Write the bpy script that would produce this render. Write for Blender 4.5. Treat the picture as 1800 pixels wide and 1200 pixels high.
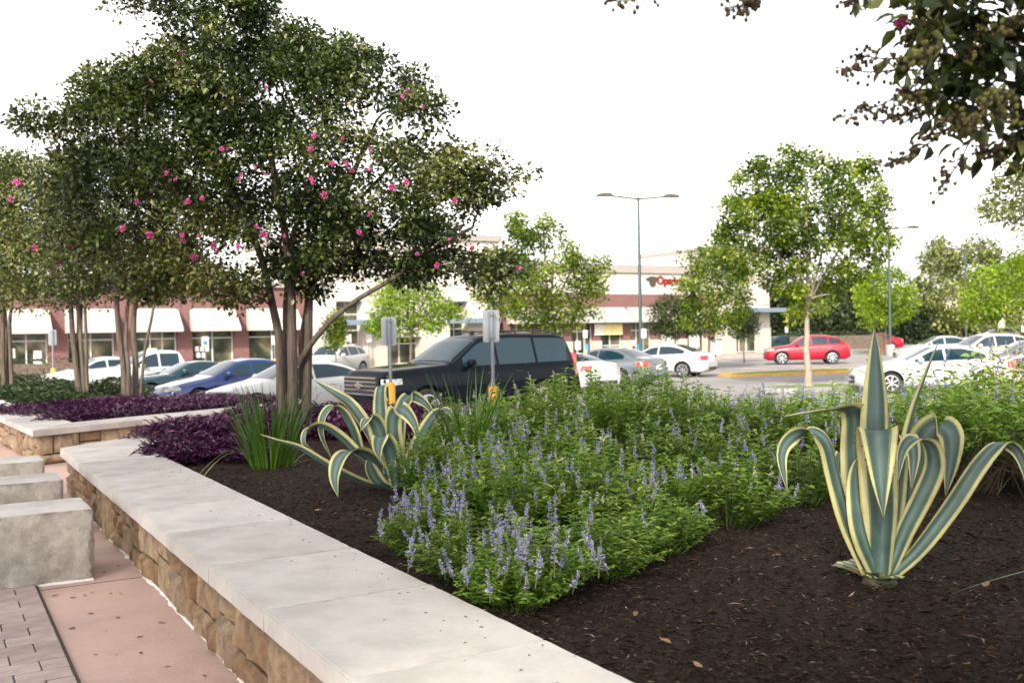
import bpy, bmesh, math, random
import numpy as np
from mathutils import Vector, Matrix, noise

for o in list(bpy.data.objects):
    bpy.data.objects.remove(o)
SC = bpy.context.scene
COL = SC.collection
PI = math.pi
R = math.radians

# ------------------------------------------------------------------ camera
FPX = 1750.0                       # focal length in photo pixels (35 mm on a 36 mm wide frame)
CAMZ = 1.45
cam = bpy.data.cameras.new('camera')
cam.lens = 35.0
cam.sensor_width = 36.0
cam.clip_start = 0.05
cam.clip_end = 3000
cam.dof.use_dof = True
cam.dof.focus_distance = 5.0
cam.dof.aperture_fstop = 3.8
camo = bpy.data.objects.new('camera', cam)
COL.objects.link(camo)
CAMM = (Matrix.Translation((0, 0, CAMZ)) @ Matrix.Rotation(R(90 - 0.49), 4, 'X')
        @ Matrix.Rotation(R(-1.05), 4, 'Z'))
camo.matrix_world = CAMM
SC.camera = camo

# ------------------------------------------------------------------ sky and sun
SUN_EL, SUN_AZ = 30.0, 196.0       # azimuth clockwise from +Y: low behind the viewer, a little to the left
world = bpy.data.worlds.new('World')
SC.world = world
world.use_nodes = True
wn = world.node_tree
wn.nodes.clear()
sky = wn.nodes.new('ShaderNodeTexSky')
sky.sky_type = 'NISHITA'
sky.sun_disc = False
sky.sun_elevation = R(SUN_EL)
sky.sun_rotation = R(SUN_AZ)
sky.air_density = 1.0
sky.dust_density = 2.0
sky.ozone_density = 1.0
hs = wn.nodes.new('ShaderNodeHueSaturation')
hs.inputs['Saturation'].default_value = 0.10
bg = wn.nodes.new('ShaderNodeBackground')
bg.inputs['Strength'].default_value = 0.15
wo = wn.nodes.new('ShaderNodeOutputWorld')
wn.links.new(sky.outputs[0], hs.inputs['Color'])
wt = wn.nodes.new('ShaderNodeMix')          # thin warm summer haze over the whole sky
wt.data_type = 'RGBA'; wt.blend_type = 'MULTIPLY'
wt.inputs[0].default_value = 1.0
wt.inputs[7].default_value = (1.03, 0.99, 0.955, 1)
wn.links.new(hs.outputs[0], wt.inputs[6])
wn.links.new(wt.outputs[2], bg.inputs['Color'])
wn.links.new(bg.outputs[0], wo.inputs['Surface'])

sun = bpy.data.lights.new('sun', 'SUN')
sun.energy = 2.6
sun.angle = R(3)
sun.color = (1.0, 0.91, 0.78)
suno = bpy.data.objects.new('sun', sun)
COL.objects.link(suno)
_sd = Vector((math.sin(R(SUN_AZ)) * math.cos(R(SUN_EL)), math.cos(R(SUN_AZ)) * math.cos(R(SUN_EL)), math.sin(R(SUN_EL))))
suno.rotation_euler = _sd.to_track_quat('Z', 'Y').to_euler()
suno.location = (-20, -15, 30)

SC.view_settings.view_transform = 'Standard'
SC.view_settings.look = 'None'
SC.view_settings.exposure = 1.5
SC.view_settings.gamma = 1.0
SC.render.engine = 'CYCLES'
SC.cycles.use_denoising = True
SC.cycles.max_bounces = 6
SC.cycles.diffuse_bounces = 3
SC.cycles.glossy_bounces = 3
SC.cycles.transmission_bounces = 3
SC.cycles.caustics_reflective = False
SC.cycles.caustics_refractive = False

# ------------------------------------------------------------------ helpers
def ray(px, py):
    v = Vector(((px - 900.0) / FPX, (600.0 - py) / FPX, -1.0))
    return CAMM.to_3x3() @ v

def at(px, py, d):
    """point seen at photo pixel (px, py), d metres in front of the camera"""
    r = ray(px, py)
    k = d / r.y
    return Vector((r.x * k, d, CAMZ + r.z * k))

def gnd(px, py, z):
    """point seen at photo pixel (px, py) on the level z"""
    r = ray(px, py)
    k = (z - CAMZ) / r.z
    return Vector((r.x * k, r.y * k, z))

def xat(px, d):
    return at(px, 585, d).x

def link(o):
    COL.objects.link(o)
    return o

def tag(o, label=None, cat=None, group=None, kind=None):
    if label: o['label'] = label
    if cat: o['category'] = cat
    if group: o['group'] = group
    if kind: o['kind'] = kind
    return o

def thing(name, label, cat, loc=(0, 0, 0), rz=0.0, group=None):
    o = bpy.data.objects.new(name, None)
    o.empty_display_size = 0.2
    link(o)
    o.location = loc
    o.rotation_euler = (0, 0, rz)
    return tag(o, label, cat, group)

def add(name, me, mat=None, parent=None, loc=None, rot=None, scale=None):
    o = bpy.data.objects.new(name, me)
    if mat is not None:
        if len(me.materials) == 0:
            me.materials.append(mat)
    link(o)
    if parent is not None: o.parent = parent
    if loc is not None: o.location = loc
    if rot is not None: o.rotation_euler = rot
    if scale is not None: o.scale = (scale,) * 3 if isinstance(scale, (int, float)) else scale
    return o

def copy_tree(o, parent=None):
    c = o.copy()
    link(c)
    c.parent = parent
    for ch in list(o.children):
        copy_tree(ch, c)
    return c

def smooth(me, ang=40):
    me.shade_smooth()
    if ang: me.set_sharp_from_angle(angle=R(ang))
    return me

class MB:
    """collects simple shapes into one mesh"""
    def __init__(s):
        s.v = []; s.f = []; s.t = []; s.tint = 0.5
    def add(s, vs, fs, tint=None):
        o = len(s.v)
        s.v.extend([tuple(p) for p in vs])
        s.f.extend([tuple(i + o for i in f) for f in fs])
        s.t.extend([s.tint if tint is None else tint] * len(vs))
    def box(s, c, d, rz=0.0, tint=None, ch=0.0):
        x, y, z = [k / 2 for k in d]
        ca, sa = math.cos(rz), math.sin(rz)
        if ch <= 0:
            P = [(a * x, b * y, e * z) for a in (-1, 1) for b in (-1, 1) for e in (-1, 1)]
            F = [(0, 1, 3, 2), (4, 6, 7, 5), (0, 4, 5, 1), (2, 3, 7, 6), (0, 2, 6, 4), (1, 5, 7, 3)]
        else:
            bm = bmesh.new()
            bmesh.ops.create_cube(bm, size=1.0)
            for v in bm.verts: v.co = Vector((v.co.x * d[0], v.co.y * d[1], v.co.z * d[2]))
            bmesh.ops.bevel(bm, geom=list(bm.edges), offset=ch, segments=1, affect='EDGES')
            bm.verts.index_update()
            P = [tuple(v.co) for v in bm.verts]
            F = [tuple(v.index for v in f.verts) for f in bm.faces]
            bm.free()
        s.add([(p[0] * ca - p[1] * sa + c[0], p[0] * sa + p[1] * ca + c[1], p[2] + c[2]) for p in P], F, tint)
    def tube(s, pts, rad, n=8, tint=None, cap=True):
        pts = [Vector(p) for p in pts]
        if isinstance(rad, (int, float)): rad = [rad] * len(pts)
        rings = []
        ref = None
        for i, p in enumerate(pts):
            d = (pts[min(i + 1, len(pts) - 1)] - pts[max(i - 1, 0)])
            if d.length < 1e-9: d = Vector((0, 0, 1))
            d.normalize()
            if ref is None: ref = d.orthogonal().normalized()
            ref = (ref - d * ref.dot(d))
            if ref.length < 1e-6: ref = d.orthogonal()
            ref.normalize()
            b = d.cross(ref)
            rings.append([p + (ref * math.cos(2 * PI * k / n) + b * math.sin(2 * PI * k / n)) * rad[i] for k in range(n)])
        V = [q for r_ in rings for q in r_]
        F = []
        for i in range(len(pts) - 1):
            for k in range(n):
                F.append((i * n + k, i * n + (k + 1) % n, (i + 1) * n + (k + 1) % n, (i + 1) * n + k))
        if cap:
            F.append(tuple(range(n - 1, -1, -1)))
            F.append(tuple((len(pts) - 1) * n + k for k in range(n)))
        s.add(V, F, tint)
    def lathe(s, prof, n=24, axis='z', c=(0, 0, 0), tint=None):
        """prof: list of (r, h)"""
        V = []; F = []
        for r_, h in prof:
            for k in range(n):
                a = 2 * PI * k / n
                p = (r_ * math.cos(a), r_ * math.sin(a), h)
                if axis == 'y': p = (p[0], p[2], p[1])
                if axis == 'x': p = (p[2], p[0], p[1])
                V.append((p[0] + c[0], p[1] + c[1], p[2] + c[2]))
        for i in range(len(prof) - 1):
            for k in range(n):
                F.append((i * n + k, i * n + (k + 1) % n, (i + 1) * n + (k + 1) % n, (i + 1) * n + k))
        s.add(V, F, tint)
    def prism(s, poly, z0, z1, tint=None):
        """poly: CCW (x, y) outline extruded from z0 to z1"""
        n = len(poly)
        V = [(p[0], p[1], z0) for p in poly] + [(p[0], p[1], z1) for p in poly]
        F = [tuple(range(n - 1, -1, -1)), tuple(range(n, 2 * n))]
        for i in range(n):
            j = (i + 1) % n
            F.append((i, j, n + j, n + i))
        s.add(V, F, tint)
    def mesh(s, name):
        me = bpy.data.meshes.new(name)
        me.from_pydata(s.v, [], s.f)
        a = me.attributes.new('tint', 'FLOAT', 'POINT')
        a.data.foreach_set('value', s.t)
        me.update()
        return me
    def build(s, name, mat, parent=None, sm=None, loc=None):
        me = s.mesh(name)
        if sm: smooth(me, sm)
        o = add(name, me, mat, parent)
        if loc is not None: o.location = loc
        return o

def shift(me, loc):
    me.transform(Matrix.Translation(-Vector(loc)))
    return me

def fix_normals(me):
    bm = bmesh.new(); bm.from_mesh(me)
    bmesh.ops.recalc_face_normals(bm, faces=bm.faces)
    bm.to_mesh(me); bm.free()
    return me

def np_mesh(name, V, polys_per, tint=None, mat_idx=None):
    """V (n,3) float; polys_per (m,k) int faces of equal size"""
    me = bpy.data.meshes.new(name)
    V = np.asarray(V, dtype=np.float32); Fc = np.asarray(polys_per, dtype=np.int32)
    me.vertices.add(len(V)); me.vertices.foreach_set('co', V.ravel())
    m, k = Fc.shape
    me.loops.add(m * k); me.loops.foreach_set('vertex_index', Fc.ravel())
    me.polygons.add(m); me.polygons.foreach_set('loop_start', np.arange(0, m * k, k, dtype=np.int32))
    if tint is not None:
        a = me.attributes.new('tint', 'FLOAT', 'POINT')
        a.data.foreach_set('value', np.asarray(tint, dtype=np.float32))
    me.update(calc_edges=True)
    return me

# leaf templates: x = across, y = along, z = up
LEAF2 = (np.array([(0, 0, 0), (-.5, .45, .10), (0, 1, -.04), (.5, .45, .10)]), np.array([(0, 3, 2), (0, 2, 1)]))
LEAF4 = (np.array([(0, 0, 0), (-.42, .3, .10), (-.36, .62, .06), (0, 1, -.16), (.36, .62, .06), (.42, .3, .10), (0, .5, 0)]),
         np.array([(0, 6, 1), (1, 6, 2), (2, 6, 3), (3, 6, 4), (4, 6, 5), (5, 6, 0)]))

def leaves(name, pos, along, up, length, width, tint, tmpl=LEAF2):
    TV, TF = tmpl
    n = len(pos)
    t = along / (np.linalg.norm(along, axis=1, keepdims=True) + 1e-9)
    u = up - t * np.sum(up * t, axis=1, keepdims=True)
    u /= (np.linalg.norm(u, axis=1, keepdims=True) + 1e-9)
    b = np.cross(t, u)
    L = np.asarray(length).reshape(-1, 1, 1); W = np.asarray(width).reshape(-1, 1, 1)
    V = (pos[:, None, :] + b[:, None, :] * (TV[None, :, 0:1] * W) + t[:, None, :] * (TV[None, :, 1:2] * L)
         + u[:, None, :] * (TV[None, :, 2:3] * L))
    k = len(TV)
    Fc = (TF[None, :, :] + (np.arange(n) * k)[:, None, None]).reshape(-1, 3)
    return np_mesh(name, V.reshape(-1, 3), Fc, np.repeat(np.asarray(tint), k))

# ------------------------------------------------------------------ materials
MATS = {}
def nt(name):
    m = bpy.data.materials.new(name)
    m.use_nodes = True
    return m, m.node_tree, m.node_tree.nodes['Principled BSDF']

def ramp(t, cols, pos=None, interp='LINEAR'):
    r = t.nodes.new('ShaderNodeValToRGB')
    r.color_ramp.interpolation = interp
    n = len(cols)
    els = r.color_ramp.elements
    while len(els) < n: els.new(0.5)
    for i, c in enumerate(cols):
        els[i].position = (i / (n - 1)) if pos is None else pos[i]
        els[i].color = (*c, 1)
    return r

def noise_node(t, scale, detail=4, rough=0.6, coord='Object', vec=None):
    tc = t.nodes.new('ShaderNodeTexCoord')
    n = t.nodes.new('ShaderNodeTexNoise')
    n.inputs['Scale'].default_value = scale
    n.inputs['Detail'].default_value = detail
    n.inputs['Roughness'].default_value = rough
    t.links.new(tc.outputs[coord] if vec is None else vec, n.inputs['Vector'])
    return n

def bump(t, bsdf, src, dist, strength=1.0, prev=None):
    b = t.nodes.new('ShaderNodeBump')
    b.inputs['Strength'].default_value = strength
    b.inputs['Distance'].default_value = dist
    t.links.new(src, b.inputs['Height'])
    if prev is not None: t.links.new(prev.outputs[0], b.inputs['Normal'])
    t.links.new(b.outputs[0], bsdf.inputs['Normal'])
    return b

def mixc(t, fac, a, b, mode='MIX'):
    m = t.nodes.new('ShaderNodeMix')
    m.data_type = 'RGBA'
    m.blend_type = mode
    for sock, val in ((m.inputs[0], fac), (m.inputs[6], a), (m.inputs[7], b)):
        if hasattr(val, 'links') or isinstance(val, bpy.types.NodeSocket): t.links.new(val, sock)
        elif isinstance(val, (int, float)): sock.default_value = val
        else: sock.default_value = (*val, 1)
    return m.outputs[2]

def plain(name, col, rough=0.5, metal=0.0, coat=0.0, spec=0.5, var=0.0, vscale=3.0, bmp=0.0, bscale=60, ior=None):
    m, t, b = nt(name)
    b.inputs['Base Color'].default_value = (*col, 1)
    b.inputs['Roughness'].default_value = rough
    b.inputs['Metallic'].default_value = metal
    b.inputs['Coat Weight'].default_value = coat
    b.inputs['Coat Roughness'].default_value = 0.04
    b.inputs['Specular IOR Level'].default_value = spec
    if ior: b.inputs['IOR'].default_value = ior
    if var > 0:
        n = noise_node(t, vscale, 6)
        r = ramp(t, [tuple(c * (1 - var) for c in col), tuple(min(1, c * (1 + var * 0.7)) for c in col)], (0.3, 0.7))
        t.links.new(n.outputs['Fac'], r.inputs[0])
        t.links.new(r.outputs[0], b.inputs['Base Color'])
    if bmp > 0:
        n2 = noise_node(t, bscale, 5)
        bump(t, b, n2.outputs['Fac'], bmp)
    MATS[name] = m
    return m

def leafmat(name, cols, pos=None, rough=0.45, trans=0.3, tcol=None, spec=0.4, interp='LINEAR', objvar=0.0):
    m, t, b = nt(name)
    a = t.nodes.new('ShaderNodeAttribute'); a.attribute_name = 'tint'
    r = ramp(t, cols, pos, interp)
    t.links.new(a.outputs['Fac'], r.inputs[0])
    col = r.outputs[0]
    if objvar:
        oi = t.nodes.new('ShaderNodeObjectInfo')
        r2 = ramp(t, [(1 - objvar,) * 3, (1 + objvar * 0.6,) * 3])
        t.links.new(oi.outputs['Random'], r2.inputs[0])
        col = mixc(t, 1.0, col, r2.outputs[0], 'MULTIPLY')
    t.links.new(col, b.inputs['Base Color'])
    b.inputs['Roughness'].default_value = rough
    b.inputs['Specular IOR Level'].default_value = spec
    if trans > 0:
        tr = t.nodes.new('ShaderNodeBsdfTranslucent')
        if tcol is None: t.links.new(mixc(t, 1.0, col, (1.25, 1.35, 0.6), 'MULTIPLY'), tr.inputs['Color'])
        else: tr.inputs['Color'].default_value = (*tcol, 1)
        mx = t.nodes.new('ShaderNodeMixShader'); mx.inputs[0].default_value = trans
        t.links.new(b.outputs[0], mx.inputs[1]); t.links.new(tr.outputs[0], mx.inputs[2])
        t.links.new(mx.outputs[0], t.nodes['Material Output'].inputs['Surface'])
    MATS[name] = m
    return m

def stonemat(name, cols, scale=7, bdist=0.012, bscale=25, rough=0.85, objrand=True, dark=0.35):
    m, t, b = nt(name)
    n = noise_node(t, scale, 8, 0.65)
    r = ramp(t, cols, None)
    if objrand:
        oi = t.nodes.new('ShaderNodeObjectInfo')
        ad = t.nodes.new('ShaderNodeMath'); ad.operation = 'MULTIPLY_ADD'
        ad.inputs[1].default_value = 0.75; ad.inputs[2].default_value = -0.12
        t.links.new(n.outputs['Fac'], ad.inputs[0])
        ad2 = t.nodes.new('ShaderNodeMath'); ad2.operation = 'MULTIPLY_ADD'
        ad2.inputs[1].default_value = 0.5
        t.links.new(oi.outputs['Random'], ad2.inputs[0]); t.links.new(ad.outputs[0], ad2.inputs[2])
        t.links.new(ad2.outputs[0], r.inputs[0])
    else:
        t.links.new(n.outputs['Fac'], r.inputs[0])
    n3 = noise_node(t, scale * 0.6, 5, 0.7)
    r3 = ramp(t, [(1 - dark,) * 3, (1, 1, 1)], (0.36, 0.55))
    t.links.new(n3.outputs['Fac'], r3.inputs[0])
    t.links.new(mixc(t, 1.0, r.outputs[0], r3.outputs[0], 'MULTIPLY'), b.inputs['Base Color'])
    b.inputs['Roughness'].default_value = rough
    n2 = noise_node(t, bscale, 8, 0.7)
    b1 = bump(t, b, n2.outputs['Fac'], bdist)
    n4 = noise_node(t, bscale * 6, 4, 0.6)
    bump(t, b, n4.outputs['Fac'], bdist * 0.25, 1.0, b1)
    MATS[name] = m
    return m

# ------------------------------------------------------------------ surface materials
plain('ground_soil', (0.10, 0.11, 0.05), 0.95, var=0.4, vscale=0.6)
plain('lot', (0.23, 0.217, 0.22), 0.9, var=0.18, vscale=0.5, bmp=0.004, bscale=120)
plain('lot_paint', (0.75, 0.75, 0.72), 0.7, var=0.15, vscale=6)
plain('kerb_conc', (0.27, 0.255, 0.235), 0.9, var=0.15, vscale=4)
plain('kerb_yellow', (0.50, 0.30, 0.07), 0.75, var=0.2, vscale=5)
plain('kerb_red', (0.55, 0.10, 0.08), 0.75, var=0.2, vscale=5)
plain('sidewalk_conc', (0.32, 0.29, 0.265), 0.9, var=0.12, vscale=1.5)
plain('cream_stucco', (0.46, 0.43, 0.385), 0.9, var=0.05, vscale=1.0)
plain('cornice_grey', (0.27, 0.245, 0.225), 0.85, var=0.06)
plain('stone_base', (0.40, 0.355, 0.31), 0.9, var=0.08, vscale=2)
plain('awning_cloth', (0.36, 0.335, 0.315), 0.9, var=0.03, vscale=2)
plain('canopy_blue', (0.17, 0.22, 0.28), 0.5, metal=0.3)
plain('mullion', (0.50, 0.49, 0.47), 0.4, var=0.03)
plain('paper_white', (0.8, 0.8, 0.8), 0.9)
plain('banner_yellow', (0.78, 0.66, 0.30), 0.8, var=0.15, vscale=4)
plain('banner_white', (0.74, 0.68, 0.62), 0.8, var=0.2, vscale=6)
plain('sign_red', (0.20, 0.008, 0.012), 0.5)
plain('sign_dark', (0.05, 0.04, 0.03), 0.5)
plain('blue_paint', (0.03, 0.16, 0.45), 0.5)
plain('bin_grey', (0.32, 0.33, 0.34), 0.5)
plain('warm_wall', (0.80, 0.66, 0.50), 0.9, var=0.06)
plain('grass', (0.10, 0.16, 0.03), 0.95, var=0.35, vscale=3)

m, t, b = nt('brick_wall')
tc = t.nodes.new('ShaderNodeTexCoord')
sp = t.nodes.new('ShaderNodeSeparateXYZ'); cb = t.nodes.new('ShaderNodeCombineXYZ')
t.links.new(tc.outputs['Object'], sp.inputs[0])
ad = t.nodes.new('ShaderNodeMath'); ad.operation = 'ADD'
t.links.new(sp.outputs[0], ad.inputs[0]); t.links.new(sp.outputs[1], ad.inputs[1])
t.links.new(ad.outputs[0], cb.inputs[0]); t.links.new(sp.outputs[2], cb.inputs[1])
br = t.nodes.new('ShaderNodeTexBrick')
br.inputs['Scale'].default_value = 1.0
br.inputs['Brick Width'].default_value = 0.21
br.inputs['Row Height'].default_value = 0.09
br.inputs['Mortar Size'].default_value = 0.012
br.inputs['Color1'].default_value = (0.105, 0.032, 0.032, 1)
br.inputs['Color2'].default_value = (0.155, 0.055, 0.052, 1)
br.inputs['Mortar'].default_value = (0.18, 0.13, 0.12, 1)
t.links.new(cb.outputs[0], br.inputs['Vector'])
t.links.new(br.outputs['Color'], b.inputs['Base Color'])
b.inputs['Roughness'].default_value = 0.9
MATS['brick_wall'] = m

m, t, b = nt('shop_glass')      # tinted shop glass over dim shelves and displays
n1 = noise_node(t, 0.9, 3, 0.5)
r1 = ramp(t, [(0.015, 0.02, 0.015), (0.05, 0.06, 0.035), (0.16, 0.13, 0.08), (0.30, 0.27, 0.22)], (0.35, 0.5, 0.62, 0.75))
t.links.new(n1.outputs['Fac'], r1.inputs[0])
t.links.new(r1.outputs[0], b.inputs['Base Color'])
b.inputs['Roughness'].default_value = 0.04
b.inputs['IOR'].default_value = 1.5
MATS['shop_glass'] = m

# ------------------------------------------------------------------ ground, lot, walks
def sheet(name, poly, z, mat, z0=None):
    mb = MB()
    if z0 is None:
        mb.add([(p[0], p[1], z) for p in poly], [tuple(range(len(poly)))])
    else:
        mb.prism(poly, z0, z)
    o = mb.build(name, MATS[mat])
    fix_normals(o.data)
    return tag(o, kind='structure')

LOTZ = -0.60
sheet('ground', [(-1500, -300), (1500, -300), (1500, 2500), (-1500, 2500)], -0.66, 'ground_soil')
sheet('parking_lot', [(-70, 6), (90, 2), (130, 170), (-70, 120)], LOTZ, 'lot')

ROW = Vector((-0.78, 0.62, 0))           # direction of the parking row in front of the beds
KERB0 = Vector((-3.4, 19.4, 0))

# building frame: origin and direction of the shop front
BO = Vector((5.6, 70.0, 0))
BU = Vector((0.85, 0.527, 0)).normalized()
BN = Vector((BU.y, -BU.x, 0))            # towards the lot
BA = math.atan2(BU.y, BU.x)
BZ = -0.42
def bs(px):
    """distance along the shop front seen at photo column px"""
    r = ray(px, 585)
    k = r.x / r.y
    return (k * BO.y - BO.x) / (BU.x - k * BU.y)
def bz(px, py):
    p = BO + BU * bs(px)
    return at(px, py, p.y).z - BZ
def bw(s, n=0.0, z=0.0):
    return BO + BU * s + BN * n + Vector((0, 0, z))

# walk in front of the shops with a red kerb edge, and its line of joints
q = [bw(-75, 0), bw(-75, 6.0), bw(22, 6.0), bw(30, 1), bw(30, 0)]
sheet('shop_walk', [(p.x, p.y) for p in q][::-1], BZ, 'sidewalk_conc', -0.65)

def island(name, cx, cy, l, w, rz, mat):
    """raised kerbed island: kerb ring and a planted top"""
    mb = MB()
    n = 24
    out = []; inn = []
    for k in range(n):
        a = 2 * PI * k / n
        ex = math.copysign(abs(math.cos(a)) ** 0.5, math.cos(a)); ey = math.copysign(abs(math.sin(a)) ** 0.5, math.sin(a))
        for lst, sh in ((out, 0), (inn, 0.15)):
            x, y = ex * (l / 2 - sh), ey * (w / 2 - sh)
            lst.append((cx + x * math.cos(rz) - y * math.sin(rz), cy + x * math.sin(rz) + y * math.cos(rz)))
    V = [(*p, LOTZ - 0.03) for p in out] + [(*p, LOTZ + 0.13) for p in out] + [(*p, LOTZ + 0.13) for p in inn] + [(*p, LOTZ + 0.02) for p in inn]
    F = []
    for i in range(3):
        for k in range(n):
            F.append((i * n + k, i * n + (k + 1) % n, (i + 1) * n + (k + 1) % n, (i + 1) * n + k))
    mb.add(V, F)
    k = mb.build(name, MATS[mat])
    tag(k, kind='structure')
    mb = MB()
    mb.add([(*p, LOTZ + 0.105) for p in inn], [tuple(range(n))])
    g = mb.build('island_grass', MATS['grass'], k)
    return k
island('kerb_island', 13.2, 44.6, 9.0, 2.2, 0.42, 'kerb_yellow')
island('kerb_island', xat(1420, 33), 33.0, 3.6, 2.2, 0.42, 'kerb_conc')
island('kerb_island', xat(960, 36), 36.5, 4.0, 2.2, 0.42, 'kerb_conc')
island('kerb_island', xat(1640, 80), 80.0, 34.0, 3.0, 0.05, 'kerb_red')

# painted stall lines
for i in range(-2, 9):
    p = KERB0 + ROW * (i * 2.75 + 2.2) + Vector((0.62, 0.78, 0)) * 4.4
    mb = MB(); mb.box((p.x, p.y, LOTZ + 0.004), (5.0, 0.1, 0.002), math.atan2(0.59, 0.81))
    tag(mb.build('stall_line', MATS['lot_paint']), kind='structure')
for i in range(7):
    p = Vector((9.0 + i * 3.1, 50.0 + i * 1.35, 0))
    mb = MB(); mb.box((p.x, p.y, LOTZ + 0.004), (5.0, 0.1, 0.002), 1.95)
    tag(mb.build('stall_line', MATS['lot_paint']), kind='structure')

# ------------------------------------------------------------------ shop building
bld = thing('shop_building', 'long brick and cream shop building with white awnings across the parking lot', 'building', (BO.x, BO.y, BZ), BA)
def bpart(name, mat, boxes, parent=None):
    """boxes: (s0, s1, y0, y1, z0, z1) with y negative towards the lot"""
    mb = MB()
    for s0, s1, y0, y1, z0, z1 in boxes:
        mb.box(((s0 + s1) / 2, (y0 + y1) / 2, (z0 + z1) / 2), (s1 - s0, y1 - y0, z1 - z0))
    return mb.build(name, MATS[mat], parent or bld)

def window(s0, s1, z0, z1, cols, rows, y=0.18, door=False):
    """cols / rows: fractions where mullions stand"""
    f = 0.07
    bx = [(s0, s1, y - 0.05, y + 0.05, z1 - f, z1), (s0, s1, y - 0.05, y + 0.05, z0, z0 + f)]
    xs = [s0 + f / 2] + [s0 + (s1 - s0) * c for c in cols] + [s1 - f / 2]
    for x in xs: bx.append((x - f / 2, x + f / 2, y - 0.052, y + 0.052, z0 + f, z1 - f))
    for r_ in rows:
        z = z0 + (z1 - z0) * r_
        for i in range(len(xs) - 1): bx.append((xs[i] + f / 2, xs[i + 1] - f / 2, y - 0.05, y + 0.05, z - f / 2, z + f / 2))
    w = bpart('window', 'mullion', bx)
    zs = [z0] + [z0 + (z1 - z0) * r_ for r_ in rows] + [z1]
    for i in range(len(xs) - 1):
        for k in range(len(zs) - 1):
            mb = MB()
            mb.box(((xs[i] + xs[i + 1]) / 2, y + 0.012, (zs[k] + zs[k + 1]) / 2), (xs[i + 1] - xs[i] - 0.01, 0.01, zs[k + 1] - zs[k] - 0.01))
            mb.build('pane', MATS['shop_glass'], w)
    return w

def awning(s0, s1, z0, z1, proj=1.25, y=-0.02):
    mb = MB()
    prof = [(y, z1), (y - 0.05, z1), (y - proj, z0 + 0.16), (y - proj, z0), (y, z0)]
    n = len(prof)
    V = [(s0, p[0], p[1]) for p in prof] + [(s1, p[0], p[1]) for p in prof]
    F = [tuple(range(n)), tuple(range(2 * n - 1, n - 1, -1))] + [(i, n + i, n + (i + 1) % n, (i + 1) % n) for i in range(n)]
    mb.add(V, F)
    o = mb.build('awning', MATS['awning_cloth'], bld)
    fix_normals(o.data)
    return o

# left wing (brick)
ztop = bz(400, 505)
za1, za0 = bz(380, 542), bz(380, 582)
piers = [(-140, -112), (-28, 8), (83, 118), (200, 238), (310, 337), (410, 436), (520, 541)]
for a, c in piers:
    bpart('pilaster', 'brick_wall', [(bs(a), bs(c), -0.14, 0.4, 0.55, ztop - 0.1)])
    bpart('pier_base', 'stone_base', [(bs(a) - 0.05, bs(c) + 0.05, -0.2, 0.4, 0, 0.55)])
bpart('wall', 'brick_wall', [(bs(-140), bs(541), -0.02, 0.5, za0 + 0.12, ztop)])
bpart('cornice', 'cornice_grey', [(bs(-142), bs(542), -0.25, 0.5, ztop, ztop + 0.3)])
bpart('side_wall', 'cream_stucco', [(bs(-140), bs(541), 0.9, 18, 0, ztop - 0.05)])
for i in range(len(piers) - 1):
    s0, s1 = bs(piers[i][1]), bs(piers[i + 1][0])
    awning(s0 - 0.12, s1 + 0.10, za0, za1)
    window(s0, s1, 0.45, za0 + 0.14, (0.36, 0.66) if i == 3 else (0.5,), (0.74,))
    bpart('sill_wall', 'stone_base', [(s0, s1, -0.02, 0.4, 0, 0.45)])
# papers and a reserved-parking notice on the fifth bay
for (px, py) in ((347, 613), (356, 613), (364, 613), (349, 624), (359, 624)):
    s = bs(px); z = bz(px, py)
    bpart('poster', 'paper_white', [(s - 0.11, s + 0.11, 0.165, 0.172, z - 0.14, z + 0.14)])
for (px, py, w, h) in ((20, 621, 0.35, 0.5), (66, 623, 0.4, 0.42), (66, 640, 0.4, 0.3), (268, 617, 0.5, 0.3), (285, 619, 0.2, 0.3)):
    s = bs(px); z = bz(px, py)
    bpart('poster', 'paper_white', [(s - w / 2, s + w / 2, 0.165, 0.172, z - h / 2, z + h / 2)])

# centre (cream) with two glazed portals under flat canopies
zc = bz(700, 420)
openings = [(585, 632, 540), (672, 735, 592), (783, 816, 540)]
YF = -0.6
edges = [541] + [v for o_ in openings for v in o_[:2]] + [870]
for i in range(0, len(edges), 2):
    bpart('pier', 'cream_stucco', [(bs(edges[i]), bs(edges[i + 1]), YF, 0.6, 1.6, bz(700, 530))])
    bpart('pier_base', 'stone_base', [(bs(edges[i]) - 0.03, bs(edges[i + 1]) + 0.03, YF - 0.04, 0.6, 0, 1.6)])
bpart('wall', 'cream_stucco', [(bs(541), bs(870), YF, 12, bz(700, 530), zc)])
bpart('cornice', 'cornice_grey', [(bs(541) - .2, bs(870) + .2, YF - 0.2, 12, zc, zc + 0.4)])
for a, c, yt in openings:
    s0, s1 = bs(a), bs(c)
    if yt > 560:
        bpart('wall', 'cream_stucco', [(s0, s1, YF + .004, 0.6, bz(700, yt), bz(700, 530))])
        window(s0, s1, 0.05, bz(700, yt), (0.18, 0.5, 0.82), (0.75,), y=0.3)
    else:
        window(s0, s1, 0.05, bz(700, 530), (0.5,), (0.33, 0.55, 0.8), y=0.2)
for a, c, y in ((583, 664, 568), (778, 852, 565)):
    z = bz(a, y)
    bpart('canopy', 'canopy_blue', [(bs(a), bs(c), YF - 1.5, YF - 0.004, z - 0.14, z + 0.16)])
for px, py in ((625, 495), (806, 497)):
    s, z = bs(px), bz(px, py)
    fr = bpart('relief_panel', 'stone_base', [(s - .42, s + .42, YF - .05, YF + .02, z + .34, z + .42), (s - .42, s + .42, YF - .05, YF + .02, z - .42, z - .34),
                                         (s - .42, s - .34, YF - .05, YF + .02, z - .34, z + .34), (s + .34, s + .42, YF - .05, YF + .02, z - .34, z + .34)])

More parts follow.
